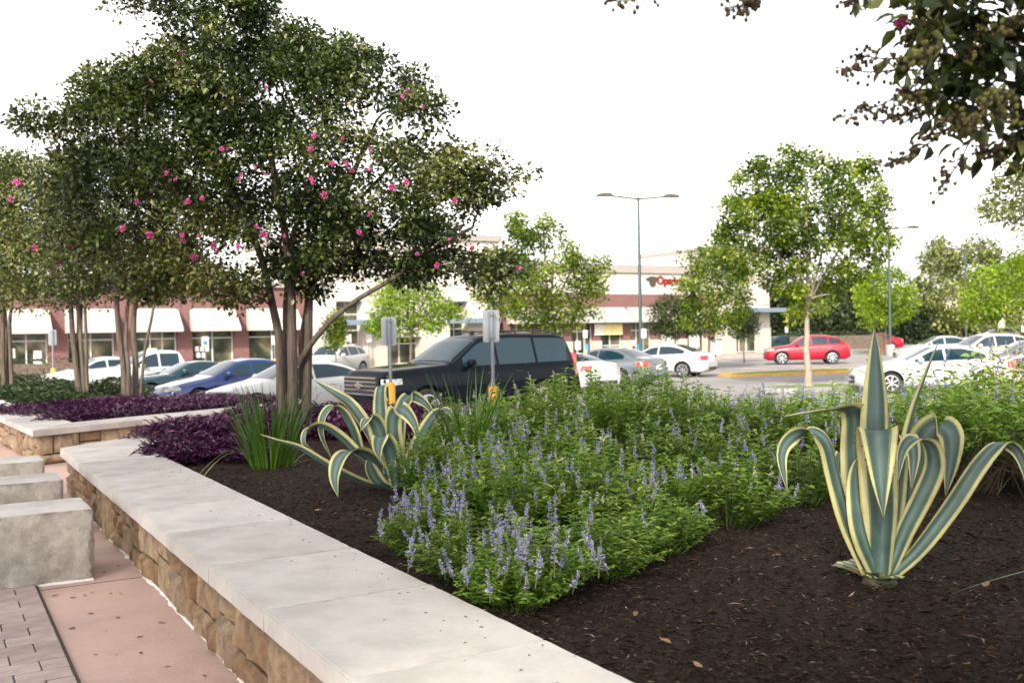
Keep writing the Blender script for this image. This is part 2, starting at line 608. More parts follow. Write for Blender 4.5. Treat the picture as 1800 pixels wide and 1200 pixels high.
# right wing
PXR = 1085
zt, zc1, zb1, za1, za0, zst = (bz(PXR, v) for v in (465, 479, 517, 540, 567, 598))
piers = [(884, 896), (936, 948), (990, 1003), (1041, 1054), (1093, 1107), (1144, 1158), (1192, 1204), (1238, 1256)]
for a, c in piers:
    bpart('pilaster', 'brick_wall', [(bs(a), bs(c), -0.12, 0.4, zst, za0 + 0.1)])
    bpart('pier_base', 'stone_base', [(bs(a) - 0.06, bs(c) + 0.06, -0.2, 0.4, 0, zst)])
bpart('brick_band', 'brick_wall', [(bs(870), bs(1255), -0.03, 0.5, za0 + 0.1, zb1)])
bpart('wall', 'cream_stucco', [(bs(870), bs(1255), 0.0, 14, zb1, zc1)])
bpart('cornice', 'cornice_grey', [(bs(870), bs(1255), -0.18, 14, zc1, zt)])
bpart('side_wall', 'cream_stucco', [(bs(870), bs(1255), 0.9, 13.9, 0, zb1 - .01)])
for i in range(len(piers) - 1):
    s0, s1 = bs(piers[i][1]), bs(piers[i + 1][0])
    awning(s0 - 0.25, s1 + 0.2, za0, za1, 1.15)
    window(s0, s1, 0.1, za0 + 0.12, (0.35, 0.68) if i % 2 == 0 else (0.5,), (0.3, 0.72) if i % 2 else (0.72,))
s0, s1 = bs(1041), bs(1090)
bpart('banner', 'banner_yellow', [(bs(1058), s1, -0.30, -0.28, za0 - 0.85, za0 - 0.08)])
bpart('banner', 'banner_white', [(s0, bs(1057.5), -0.30, -0.28, za0 - 0.85, za0 - 0.08)])
for (px, py, w, h) in ((1017, 607, 0.5, 0.6), (1175, 600, 1.3, 0.9), (1114, 603, 0.4, 0.4), (1222, 600, 1.0, 0.9)):
    s = bs(px); z = bz(px, py)
    bpart('poster', 'banner_white', [(s - w / 2, s + w / 2, 0.115, 0.12, z - h / 2, z + h / 2)])

# shop name: dark round mark and red lettering
def text_mesh(body, size, name):
    cu = bpy.data.curves.new(name, 'FONT')
    cu.body = body; cu.size = size; cu.extrude = 0.05; cu.offset = 0.02
    ob = bpy.data.objects.new(name, cu); link(ob)
    bpy.context.view_layer.update()
    me = bpy.data.meshes.new_from_object(ob.evaluated_get(bpy.context.evaluated_depsgraph_get()))
    bpy.data.objects.remove(ob)
    return me
s = bs(1155); z = bz(1155, 499)
lt = add('shop_lettering', text_mesh('Opa', .82, 'shop_lettering'), MATS['sign_red'], bld, (s, -0.06, z), (PI / 2, 0, 0))
lt2 = add('shop_lettering', text_mesh('rker', 0.76, 'shop_lettering'), MATS['sign_red'], bld, (bs(1180), -0.06, z), (PI / 2, 0, 0))
mb = MB()
s = bs(1148); z = bz(1148, 494)
outl = [(-.55, .22), (-.62, .05), (-.3, 0), (-.28, -.25), (-.1, -.42), (.1, -.42), (.28, -.25), (.3, 0), (.62, .05), (.55, .22), (.2, .34), (-.2, .34)]
n = len(outl)
mb.add([(s + p[0], -0.08, z + p[1]) for p in outl] + [(s + p[0], -0.005, z + p[1]) for p in outl],
       [tuple(range(n)), tuple(range(2 * n - 1, n - 1, -1))] + [(i, n + i, n + (i + 1) % n, (i + 1) % n) for i in range(n)])
mb.build('shop_mark', MATS['sign_dark'], bld)

# right tower
zt = bz(1300, 441)
bpart('tower_wall', 'cream_stucco', [(bs(1255), bs(1342), -0.7, 9, bz(1300, 543), zt)])
bpart('cornice', 'cornice_grey', [(bs(1254), bs(1343), -0.85, 9, zt, zt + 0.3)])
bpart('tower_wall', 'cream_stucco', [(bs(1255), bs(1282), -0.7, 9, 1.6, bz(1300, 543)), (bs(1324), bs(1342), -0.7, 9, 1.6, bz(1300, 543))])
bpart('pier_base', 'stone_base', [(bs(1255) - .04, bs(1282), -0.75, 9, 0, 1.6), (bs(1324), bs(1342) + .04, -0.75, 9, 0, 1.6)])
window(bs(1282), bs(1324), 0.05, bz(1300, 543), (0.3, 0.6), (0.6,), y=-0.2)
z = bz(1330, 546)
bpart('canopy', 'canopy_blue', [(bs(1282), bs(1352), -2.2, -0.72, z - 0.16, z + 0.16)])
s, z = bs(1334), bz(1334, 526)
bpart('relief_panel', 'stone_base', [(s - .4, s + .4, -0.76, -0.69, z - .45, z + .45)])

# bright low building far behind the right-hand trees
fb = thing('far_building', 'low pale cream building glimpsed behind the trees at far right', 'building', (xat(1775, 150), 150, -0.6))
mb = MB(); mb.box((0, 0, 2.9), (24, 10, 5.8)); mb.build('wall', MATS['warm_wall'], fb)
mb = MB(); mb.box((0, -0.05, 5.95), (24.6, 10.6, 0.3)); mb.build('roof', MATS['cornice_grey'], fb)
for i in range(6):
    mb = MB(); mb.box((-9.5 + i * 3.8, -5.02, 1.9), (2.2, 0.1, 2.4)); mb.build('window', MATS['shop_glass'], fb)

# ------------------------------------------------------------------ plaza, planter walls, stone blocks
stonemat('sandstone', [(0.10, 0.058, 0.036), (0.27, 0.155, 0.09), (0.43, 0.275, 0.155), (0.55, 0.41, 0.27), (0.40, 0.275, 0.215), (0.32, 0.205, 0.165)], 7, 0.035, 16, dark=.55)
stonemat('limestone_cap', [(0.42, 0.385, 0.36), (0.58, 0.545, 0.52), (0.66, 0.625, 0.60)], 3.5, 0.0022, 45, 0.8, dark=0.2)
stonemat('limestone_block', [(0.34, 0.305, 0.265), (0.53, 0.495, 0.445), (0.65, 0.615, 0.57)], 4.5, 0.03, 14, 0.9, dark=0.42)
plain('mortar', (0.085, 0.065, 0.05), 0.95, var=0.2, vscale=12)
plain('sealant_white', (0.78, 0.76, 0.75), 0.7, var=0.12, vscale=30)
plain('joint_sand', (0.075, 0.055, 0.05), 1.0, var=0.4, vscale=40)
stonemat('plaza_concrete', [(0.54, 0.365, 0.315), (0.63, 0.445, 0.39), (0.68, 0.505, 0.45)], 2.2, 0.004, 45, 0.85, False, dark=0.18)
stonemat('paver', [(0.32, 0.24, 0.225), (0.44, 0.35, 0.33), (0.54, 0.44, 0.42)], 9, 0.003, 90, 0.9, dark=0.15)

m, t, b = nt('mulch_soil')
n1 = noise_node(t, 28, 8, 0.75)
r1 = ramp(t, [(0.011, 0.007, 0.005), (0.038, 0.025, 0.019), (0.095, 0.064, 0.048)], (0.3, 0.52, 0.8))
t.links.new(n1.outputs['Fac'], r1.inputs[0]); t.links.new(r1.outputs[0], b.inputs['Base Color'])
b.inputs['Roughness'].default_value = 0.95; b.inputs['Specular IOR Level'].default_value = 0.2
n2 = noise_node(t, 90, 6, 0.7)
bump(t, b, n2.outputs['Fac'], 0.02)
MATS['mulch_soil'] = m
leafmat('mulch_chip', [(0.012, 0.008, 0.006), (0.046, 0.029, 0.021), (0.092, 0.060, 0.044), (0.18, 0.125, 0.09), (0.46, 0.37, 0.29)], (0, 0.42, 0.8, 0.96, 1.0), 0.9, 0, spec=0.2)

CAPZ, CAPT, CAPW = 0.45, 0.083, 0.68
W0 = gnd(462, 1072, CAPZ)
W1 = gnd(105, 787, CAPZ)
W0.z = W1.z = 0.0
WD = (W1 - W0).normalized()
WN = Vector((WD.y, -WD.x, 0))           # into the bed
if WN.x < 0: WN = -WN
WE = Vector((0.30, 0.954, 0)).normalized()   # far end of the near bed
WEN = Vector((WE.y, -WE.x, 0))
LW = (W1 - W0).length

def isect(p, d, q, e):
    c = d.x * e.y - d.y * e.x
    k = ((q.x - p.x) * e.y - (q.y - p.y) * e.x) / c
    return p + d * k

RS = random.Random(5)
def slab(parent, poly, z0, z1, name='cap_slab'):
    """one cap stone with eased edges"""
    c = sum((Vector((p[0], p[1], 0)) for p in poly), Vector()) / len(poly)
    bm = bmesh.new()
    pts = []
    for p in poly:
        v = Vector((p[0], p[1], 0)) - c
        pts.append(v * (1 - 0.0022 / max(v.length, .1)))
    lo = [bm.verts.new((v.x, v.y, z0)) for v in pts]; hi = [bm.verts.new((v.x, v.y, z1)) for v in pts]
    bm.faces.new(lo[::-1]); bm.faces.new(hi)
    n = len(pts)
    for i in range(n): bm.faces.new((lo[i], lo[(i + 1) % n], hi[(i + 1) % n], hi[i]))
    bmesh.ops.recalc_face_normals(bm, faces=bm.faces)
    bmesh.ops.bevel(bm, geom=list(bm.edges), offset=0.006, segments=2, affect='EDGES')
    bmesh.ops.subdivide_edges(bm, edges=[e for e in bm.edges if e.calc_length() > .3], cuts=22, use_grid_fill=True)
    for v in bm.verts:                       # slightly worn, nibbled arrises
        q = v.co + c
        edge = max(abs(v.normal.z) < .9, 0)
        if edge:
            k = noise.noise(q * 9) * .0018 + max(0, noise.noise(q * 26) - .38) * .016
            v.co -= v.normal * max(k, -.001)
    me = bpy.data.meshes.new(name); bm.to_mesh(me); bm.free()
    smooth(me, 30)
    return add(name, me, MATS['limestone_cap'], parent, c - Vector(parent.location) * 1.0 + Vector((0, 0, RS.uniform(-.001, .001))))

def stone(parent, p0, d, n_out, t0, t1, z0, z1, rs, res=0.028):
    """one rough-faced wall stone: bulged, broken front face"""
    w, h = t1 - t0, z1 - z0
    nx, nz = max(3, min(14, int(w / res))), max(3, min(10, int(h / res)))
    V = []; F = []
    sx, sz, amp = rs.uniform(0, 50), rs.uniform(0, 50), rs.uniform(0.012, 0.060)
    tilt = rs.uniform(-.02, .02)
    for j in range(nz + 1):
        for i in range(nx + 1):
            a, c = i / nx, j / nz
            e = min(a, 1 - a) * w; g = min(c, 1 - c) * h
            ed = min(1, min(e, g) / 0.016)
            k = noise.fractal(Vector((a * w * 9 + sx, c * h * 9 + sz, sx)), 1.0, 2.0, 3)
            k2 = noise.noise(Vector((a * w * 4 + sz, c * h * 4, sx)))
            k += 0.9 * (0.45 - abs(noise.noise(Vector((a * w * 7 + sz + c * h * 3, c * h * 11 + sx, 4.0)))))
            o = 0.004 + 0.6 * ed * amp + ed * (k * 0.016 + k2 * 0.020) + tilt * (a - .5) * ed
            jx = 0.006 * noise.noise(Vector((c * 6 + sx, a * 3, 1))); jz = 0.006 * noise.noise(Vector((a * 6 + sz, c * 3, 2)))
            V.append((a * w + (jx if 0 < i < nx else jx * .8), c * h + jz, o))
    for j in range(nz):
        for i in range(nx):
            k = j * (nx + 1) + i
            F.append((k, k + 1, k + nx + 2, k + nx + 1))
    ring = [i for i in range(nx + 1)] + [(j * (nx + 1) + nx) for j in range(1, nz + 1)] + [nz * (nx + 1) + i for i in range(nx - 1, -1, -1)] + [j * (nx + 1) for j in range(nz - 1, 0, -1)]
    o = len(V)
    V += [(V[i][0], V[i][1], -0.05) for i in ring]
    for i in range(len(ring)):
        j = (i + 1) % len(ring)
        F.append((ring[j], ring[i], o + i, o + j))
    base = p0 + d * t0
    W = [base + d * v[0] + Vector((0, 0, z0 + v[1])) + n_out * v[2] for v in V]
    me = bpy.data.meshes.new('stone')
    me.from_pydata([tuple(p - base) for p in W], [], F)
    fix_normals(me)
    smooth(me, 17)
    return add('stone', me, MATS['sandstone'], parent, base - Vector(parent.location))

def stone_run(parent, p0, d, n_out, length, h, seed, big=1.0, res=0.028):
    rs = random.Random(seed)
    t = 0.0
    g = 0.012
    while t < length - 0.02:
        w = rs.uniform(0.26, 0.5) * big
        if t + w > length - 0.15: w = length - t
        pat = rs.random()
        if pat < 0.12: rows = [(0, 1)]
        elif pat < 0.72:
            k = rs.choice([0.34, 0.4, 0.58, 0.64]); rows = [(0, k), (k, 1)]
        else:
            k = rs.uniform(.28, .36); k2 = rs.uniform(.62, .72); rows = [(0, k), (k, k2), (k2, 1)]
        for a, c in rows:
            if (c - a) < 0.5 and w > 0.3 and rs.random() < 0.45:
                k = rs.uniform(0.38, 0.62); cols = [(0, k), (k, 1)]
            elif rs.random() < .3 and w > .36:
                k = rs.uniform(0.3, 0.5); cols = [(0, k), (k, 1)]
            else: cols = [(0, 1)]
            for e, f in cols:
                stone(parent, p0, d, n_out, t + e * w + g, t + f * w - g, a * h + g * .8, c * h - g * .8, rs, res)
        t += w

def bead(parent, pts, seed, name='sealant_bead', w=0.022):
    """irregular white strip where stone meets paving"""
    rs = random.Random(seed)
    mb = MB()
    prev = None
    V = []; F = []
    n = 0
    for a, c, nn in pts:
        L = (c - a).length
        k = max(2, int(L / 0.025))
        for i in range(k + 1):
            p = a.lerp(c, i / k)
            o = w * (0.75 + 1.1 * noise.noise(p * 7) + 0.5 * noise.noise(p * 30))
            o = max(0.006, o)
            V += [p - nn * 0.03 + Vector((0, 0, 0.020)), p + nn * o * .6 + Vector((0, 0, 0.014)), p + nn * o + Vector((0, 0, 0.002))]
            if i > 0:
                b = len(V) - 6
                F += [(b, b + 1, b + 4, b + 3), (b + 1, b + 2, b + 5, b + 4)]
    mb.add([v - Vector(parent.location) for v in V], F)
    return mb.build(name, MATS['sealant_white'], parent)

# plaza slab, strips and pavers
def pt(t, n): return W0 + WD * t + WN * n
BACK = KERB0 - Vector((0.62, 0.78, 0)) * 0.6
sheet('plaza_pavement', [(p.x, p.y) for p in (pt(-9, 0.75), pt(LW + .1, 0.75), pt(LW + 2, 3.0), BACK + ROW * (-2), BACK + ROW * 22, Vector((-40, 10, 0)), Vector((-30, -12, 0)), Vector((3, -12, 0)))], 0.0, 'plaza_concrete', -0.7)
plaza = bpy.data.objects['plaza_pavement']
# control joint grooves in the pink concrete are dark inset strips
for t_ in ((gnd(254, 1013, 0) - W0).dot(WD), 7.2):
    a = pt(t_, -1.25); c = pt(t_, 0.1)
    mb = MB(); m_ = (a + c) / 2
    mb.box((m_.x, m_.y, 0.0012), ((c - a).length, 0.004, 0.0024), math.atan2((c - a).y, (c - a).x))
    mb.build('control_joint', MATS['joint_sand'], plaza)
# paver field
PE0 = gnd(75, 1035, 0.0); PE1 = gnd(129, 1196, 0.0)
pe_n = (PE0 - W0).dot(WN) * .5 + (PE1 - W0).dot(WN) * .5      # offset of the paver edge from the wall (negative)
AD = -WN                                                    # paver courses run away from the wall
mb = MB()
q = [pt(-6, pe_n), pt(3.2, pe_n), pt(3.2, pe_n - 4.0), pt(-6, pe_n - 4.0)]
mb.add([(p.x, p.y, 0.0135) for p in q], [(0, 1, 2, 3)])
pb = mb.build('paver_bed', MATS['joint_sand'], plaza); fix_normals(pb.data)
PL, PWD = 0.228, 0.150
bm = bmesh.new(); bmesh.ops.create_cube(bm, size=1.0)
for v in bm.verts: v.co = Vector((v.co.x * (PL - .006), v.co.y * (PWD - .012), v.co.z * 0.02))
bmesh.ops.bevel(bm, geom=[e for e in bm.edges], offset=0.004, segments=1, affect='EDGES')
paver_me = bpy.data.meshes.new('paver'); bm.to_mesh(paver_me); bm.free()
bm = bmesh.new(); bm.from_mesh(paver_me)
for v in bm.verts: v.co.x *= 0.49
half_me = bpy.data.meshes.new('paver'); bm.to_mesh(half_me); bm.free()
rz = math.atan2(AD.y, AD.x)
rs = random.Random(3)
i0 = -9
for i in range(-12, 20):
    t_ = 0.2 + i * PWD
    off = 0.0 if i % 2 == 0 else 0.5
    if i % 2: cells = [(PL * .25, half_me)] + [(PL * (k + 1.0), paver_me) for k in range(4)]
    else: cells = [(PL * (k + .5), paver_me) for k in range(5)]
    for a, me in cells:
        p = pt(t_ + 0.0, pe_n) + AD * (a + 0.012)
        o = add('paver', me, MATS['paver'], plaza, (p.x, p.y, 0.008 + rs.uniform(-.0015, .0015)), (rs.uniform(-.006, .006), rs.uniform(-.006, .006), rz + rs.uniform(-.006, .006)))
# near planter
pl = thing('stone_planter', 'near sandstone planter wall with long pale limestone cap running to the lower edge', 'planter', (W0.x, W0.y, 0))
IC = isect(W0 + WN * CAPW, WD, W1 + WEN * CAPW, WE)        # inner corner
ts = [-5.3, -4.4, -3.5, -2.6, -1.75, -0.87, 0.0, 0.83, 1.72, 2.6, 3.45, 4.35, 5.25, 6.1]
ts = [t_ for t_ in ts if t_ < LW - 0.35]
for i in range(len(ts) - 1):
    slab(pl, [pt(ts[i], 0), pt(ts[i], CAPW), pt(ts[i + 1], CAPW), pt(ts[i + 1], 0)][::-1], CAPZ - CAPT, CAPZ)
slab(pl, [pt(ts[-1], 0), pt(ts[-1], CAPW), IC, W1][::-1], CAPZ - CAPT, CAPZ)
def pe(t, n): return W1 + WE * t + WEN * n
es = [0.9, 1.8, 2.7, 3.6, 4.5, 5.4]
slab(pl, [W1, IC, pe(.9, CAPW), pe(.9, 0)][::-1], CAPZ - CAPT, CAPZ)
for i in range(len(es) - 1):
    slab(pl, [pe(es[i], 0), pe(es[i], CAPW), pe(es[i + 1], CAPW), pe(es[i + 1], 0)][::-1], CAPZ - CAPT, CAPZ)
INS = 0.085                                                # stone face set back under the cap
HW = CAPZ - CAPT
FC = isect(W0 + WN * INS, WD, W1 + WEN * INS, WE)
st0 = pt(-3.0, INS)
stone_run(pl, st0, WD, -WN, (FC - st0).length, HW, 11, 1.0, 0.022)
stone_run(pl, FC, WE, -WEN, 5.0, HW, 12, 1.1, 0.05)
mb = MB()
q = [pt(-5.3, INS + .03), pt(-5.3, CAPW - .06), IC + WD * -.0, pe(5.4, CAPW - .06), pe(5.4, INS + .03), isect(W0 + WN * (INS + .03), WD, W1 + WEN * (INS + .03), WE)]
q[2] = isect(W0 + WN * (CAPW - .06), WD, W1 + WEN * (CAPW - .06), WE)
mb.prism([(p.x - W0.x, p.y - W0.y) for p in q][::-1], -0.05, HW - 0.002)
o = mb.build('wall_core', MATS['mortar'], pl); fix_normals(o.data)
bead(pl, [(pt(-3, INS), FC, -WN)], 4)

# far planter
FZ, FT = 0.42, 0.075
C2 = gnd(58, 757, FZ)
F1 = (gnd(-8, 729, FZ) - C2).normalized()
C2.z = 0.0      # left wing
F2 = Vector((0.52, 0.854, 0)).normalized()     # right wing
N1 = Vector((F1.y, -F1.x, 0)); N2 = Vector((-F2.y, F2.x, 0))
if N1.y < 0: N1 = -N1
if N2.y < 0: N2 = -N2
fp = thing('stone_planter', 'far sandstone planter whose capped corner points at the viewer, behind the blocks', 'planter', (C2.x, C2.y, 0))
FW = 0.6
IC2 = isect(C2 + N1 * FW, F1, C2 + N2 * FW, F2)
def f1(t, n): return C2 + F1 * t + N1 * n
def f2(t, n): return C2 + F2 * t + N2 * n
slab(fp, [C2, f1(1.3, 0), f1(1.3, FW), IC2], FZ - FT, FZ)
for i in range(9): slab(fp, [f1(1.3 + i * .95, 0), f1(2.25 + i * .95, 0), f1(2.25 + i * .95, FW), f1(1.3 + i * .95, FW)], FZ - FT, FZ)
slab(fp, [C2, f2(1.5, 0), f2(1.5, FW), IC2], FZ - FT, FZ)
for i in range(3): slab(fp, [f2(1.5 + i * .95, 0), f2(2.45 + i * .95, 0), f2(2.45 + i * .95, FW), f2(1.5 + i * .95, FW)], FZ - FT, FZ)
FIN = 0.07
CF = isect(C2 + N1 * FIN, F1, C2 + N2 * FIN, F2)
stone_run(fp, CF, F1, -N1, 9.0, FZ - FT, 21, 1.1, 0.05)
stone_run(fp, CF, F2, -N2, 3.8, FZ - FT, 22, 1.1, 0.05)
mb = MB()
q = [isect(C2 + N1 * .1, F1, C2 + N2 * .1, F2), f2(4.2, .1), f2(4.2, FW - .05), isect(C2 + N1 * (FW - .05), F1, C2 + N2 * (FW - .05), F2), f1(9.8, FW - .05), f1(9.8, .1)]
mb.prism([(p.x - C2.x, p.y - C2.y) for p in q], -0.05, FZ - FT - .002)
o = mb.build('wall_core', MATS['mortar'], fp); fix_normals(o.data)

# beds of dark mulch
def inside(P, poly):
    x, y = P[:, 0], P[:, 1]
    c = np.zeros(len(P), bool)
    n = len(poly)
    for i in range(n):
        x1, y1 = poly[i][0], poly[i][1]; x2, y2 = poly[(i + 1) % n][0], poly[(i + 1) % n][1]
        if y1 == y2: continue
        k = ((y1 > y) != (y2 > y)) & (x < (x2 - x1) * (y - y1) / (y2 - y1) + x1)
        c ^= k
    return c

BEDZ = 0.405
def bedz(x, y):
    return BEDZ + 0.018 * noise.noise(Vector((x * .9, y * .9, 3))) + 0.012 * noise.noise(Vector((x * 4, y * 4, 7)))
def bed(name, poly, z, cell, fine=None, zf=None):
    P = np.array([(p[0], p[1]) for p in poly])
    x0, y0 = P.min(0); x1, y1 = P.max(0)
    mb = MB()
    nx, ny = int((x1 - x0) / cell) + 1, int((y1 - y0) / cell) + 1
    gx, gy = np.meshgrid(np.arange(nx), np.arange(ny))
    cen = np.stack([x0 + (gx.ravel() + .5) * cell, y0 + (gy.ravel() + .5) * cell], 1)
    ok = inside(cen, poly)
    used = {}
    V = []; F = []
    def vid(i, j):
        if (i, j) not in used:
            x, y = x0 + i * cell, y0 + j * cell
            zz = (bedz(x, y) if zf is None else zf(x, y)) + z - BEDZ + 0.010 * noise.noise(Vector((x * 17, y * 17, 0)))
            used[(i, j)] = len(V); V.append((x, y, zz))
        return used[(i, j)]
    for k in np.nonzero(ok)[0]:
        i, j = int(gx.ravel()[k]), int(gy.ravel()[k])
        F.append((vid(i, j), vid(i + 1, j), vid(i + 1, j + 1), vid(i, j + 1)))
    mb.add(V, F)
    o = mb.build(name, MATS['mulch_soil'], None, 0)
    o.data.shade_smooth()
    return tag(o, kind='structure')
BEDPOLY = [pt(-5.2, CAPW - .1), isect(W0 + WN * (CAPW - .1), WD, W1 + WEN * (CAPW - .1), WE), pe(6.2, CAPW - .1), Vector((2.5, 13.5, 0)), Vector((9, 9.5, 0)), Vector((9, 0, 0)), Vector((4, -2.0, 0))]
BEDPOLY = [(p.x, p.y) for p in BEDPOLY]
bed1 = bed('mulch_bed', BEDPOLY, BEDZ, 0.06)
# the bank that carries the back of the bed down to the lot
q = [pe(5.9, CAPW - .5), Vector((2.5, 13.3, 0)), Vector((8.9, 9.4, 0)), Vector((8.9, 0, 0)), Vector((4, -1.8, 0)), pt(-5, CAPW - .05), pt(LW - .6, CAPW - .05)]
sheet('bed_bank', [(p.x, p.y) for p in q], BEDZ - 0.06, 'ground_soil', -0.6)
BK2 = [Vector((xat(px, d), d, 0)) for px, d in ((372, 16.6), (232, 18.9), (140, 21.2), (0, 24.5))]
B2 = [isect(C2 + N1 * (FW - .1), F1, C2 + N2 * (FW - .1), F2), f2(4.4, FW - .1)] + BK2 + [f1(9.8, FW - .1)]
bed2 = bed('mulch_bed', [(p.x, p.y) for p in B2], 0.36, 0.2)
sheet('bed_bank', [(p.x, p.y) for p in [isect(C2 + N1 * FW, F1, C2 + N2 * FW, F2), f2(4.2, FW)] + BK2 + [f1(9.6, FW)]], 0.30, 'ground_soil', -0.6)

# shredded mulch strands on the near bed
rng = np.random.default_rng(8)
N = 150000
r_ = 2.2 + 9.5 * rng.random(N) ** 1.5
px_ = rng.uniform(250, 1900, N)
X = (px_ - 900) / FPX * r_
P = np.stack([X, r_], 1)
ok = inside(P, BEDPOLY) & (((P - np.array([W0.x, W0.y])) @ np.array([WN.x, WN.y])) > CAPW + 0.01)
P = P[ok][:85000]
n = len(P)
Z = np.array([bedz(x, y) for x, y in P]) + rng.uniform(0.002, 0.016, n)
a = rng.uniform(0, 2 * PI, n)
al = np.stack([np.cos(a), np.sin(a), rng.normal(0, .22, n)], 1)
up = np.stack([rng.normal(0, .5, n), rng.normal(0, .5, n), np.ones(n)], 1)
Ls = rng.uniform(0.008, 0.036, n) * np.where(rng.random(n) < .06, 2.0, 1)
me = leaves('mulch_strands', np.stack([P[:, 0], P[:, 1], Z], 1), al, up, Ls, Ls * rng.uniform(.03, .10, n) + .0010, rng.random(n) ** 1.3)
tag(add('mulch_strands', me, MATS['mulch_chip'], bed1), kind='stuff')

# mulch crumbs and specks strewn on the cap
rg_ = np.random.default_rng(12)
n = 170
tt_ = rg_.uniform(-1.5, LW - .6, n); nn_ = CAPW - np.abs(rg_.normal(0, .16, n)) - .01; nn_ = np.clip(nn_, .03, CAPW - .01)
P3 = np.array([tuple(pt(a, c) + Vector((0, 0, CAPZ + .003)) - Vector(pl.location)) for a, c in zip(tt_, nn_)])
a = rg_.uniform(0, 2 * PI, n)
Ls = rg_.uniform(.004, .022, n)
me = leaves('mulch_crumbs', P3, np.stack([np.cos(a), np.sin(a), np.zeros(n)], 1), np.tile(np.array([[0., 0, 1]]), (n, 1)) + rg_.normal(0, .15, (n, 3)), Ls, Ls * .3 + .0015, rg_.random(n) * .85)
tag(add('mulch_crumbs', me, MATS['mulch_chip'], pl), kind='stuff')

# limestone seat blocks
def block(corner, L, D, H, label, seed, res):
    o = thing('limestone_block', label, 'stone block', (corner.x, corner.y, 0), group='limestone seat blocks beside the planter')
    ax = -WN; ay = WD
    rs = random.Random(seed)
    sx = rs.uniform(0, 40)
    mb = MB()
    # grid box: displaced faces
    def face(org, du, dv, nu, nv, nrm, amp, smoothf):
        V = []; F = []
        for j in range(nv + 1):
            for i in range(nu + 1):
                p = org + du * (i / nu) + dv * (j / nv)
                e = min(i, nu - i, j, nv - j)
                k = noise.fractal(p * 5 + Vector((sx, 0, 0)), 1.0, 2.0, 4) * amp + noise.fractal(p * 22 + Vector((sx, 3, 0)), 1.0, 2.0, 2) * amp * .35
                if e == 0: k = -abs(k) * 0.6 - amp * .2
                V.append(p + nrm * k)
        for j in range(nv):
            for i in range(nu):
                q = j * (nu + 1) + i
                F.append((q, q + 1, q + nu + 2, q + nu + 1))
        return V, F
    bm = bmesh.new()
    u, v, w = ax * L, ay * D, Vector((0, 0, H))
    nu, nv, nw = int(L / res), int(D / res), int(H / res)
    z0 = Vector((0, 0, 0))
    for org, du, dv, a_, b_, nrm, amp in ((z0, u, w, nu, nw, -ay, .026), (v, u, w, nu, nw, ay, .026), (z0, v, w, nv, nw, -ax, .026), (u, v, w, nv, nw, ax, .02), (w, u, v, nu, nv, Vector((0, 0, 1)), .006)):
        V, F = face(org, du, dv, a_, b_, nrm, amp, 0)
        vs = [bm.verts.new(p) for p in V]
        for f in F: bm.faces.new([vs[i] for i in f])
    bmesh.ops.remove_doubles(bm, verts=bm.verts, dist=0.012)
    bmesh.ops.recalc_face_normals(bm, faces=bm.faces)
    me = bpy.data.meshes.new('stone_body'); bm.to_mesh(me); bm.free()
    smooth(me, 38)
    me.materials.append(MATS['limestone_block']); me.materials.append(MATS['limestone_cap'])
    for p in me.polygons:
        if p.normal.z > .8 and p.center.z > H * .8: p.material_index = 1     # sawn top in paler stone, sky brightness put in its colour; split sides
    add('stone_body', me, None, o)
    return o
K1 = gnd(164, 1019, 0.0)
b1 = block(K1, 1.9, 0.52, 0.435, 'nearest rough limestone block, standing on the paver edge', 1, 0.025)
bead(b1, [(K1, K1 - WN * 1.9, -WD)], 9, w=0.014)
for t_, lb in ((1.47, 'middle limestone block of the row of three beside the planter'), (2.86, 'farthest limestone block, small and grey behind the other two')):
    K = K1 + WD * t_
    block(K, 1.9, 0.52, 0.435, lb, 2 + int(t_), 0.06)

# ------------------------------------------------------------------ trees
leafmat('crape_leaf', [(0.009, 0.016, 0.005), (0.036, 0.056, 0.014), (0.095, 0.122, 0.030), (0.20, 0.205, 0.07)], (0, .4, .8, 1), 0.38, 0.22)
leafmat('lot_leaf', [(0.022, 0.042, 0.005), (0.085, 0.135, 0.012), (0.19, 0.26, 0.022), (0.36, 0.40, 0.06)], (0, .38, .75, 1), 0.45, 0.5)
leafmat('lime_leaf', [(0.08, 0.14, 0.008), (0.17, 0.26, 0.014), (0.27, 0.37, 0.028), (0.34, 0.43, 0.05)], (0, .4, .8, 1), 0.5, 0.5)
leafmat('dark_leaf', [(0.012, 0.022, 0.010), (0.028, 0.048, 0.018), (0.055, 0.08, 0.028), (0.10, 0.12, 0.04)], (0, .4, .8, 1), 0.5, 0.25)
leafmat('olive_leaf', [(0.06, 0.08, 0.02), (0.14, 0.17, 0.045), (0.25, 0.28, 0.08), (0.36, 0.38, 0.14)], (0, .4, .8, 1), 0.5, 0.4)
leafmat('crape_flower', [(0.40, 0.015, 0.26), (0.58, 0.07, 0.33), (0.68, 0.26, 0.38)], None, 0.6, 0.35, objvar=0.35)
leafmat('seed_pod', [(0.020, 0.010, 0.009), (0.06, 0.04, 0.018), (0.17, 0.18, 0.04)], None, 0.5, 0)

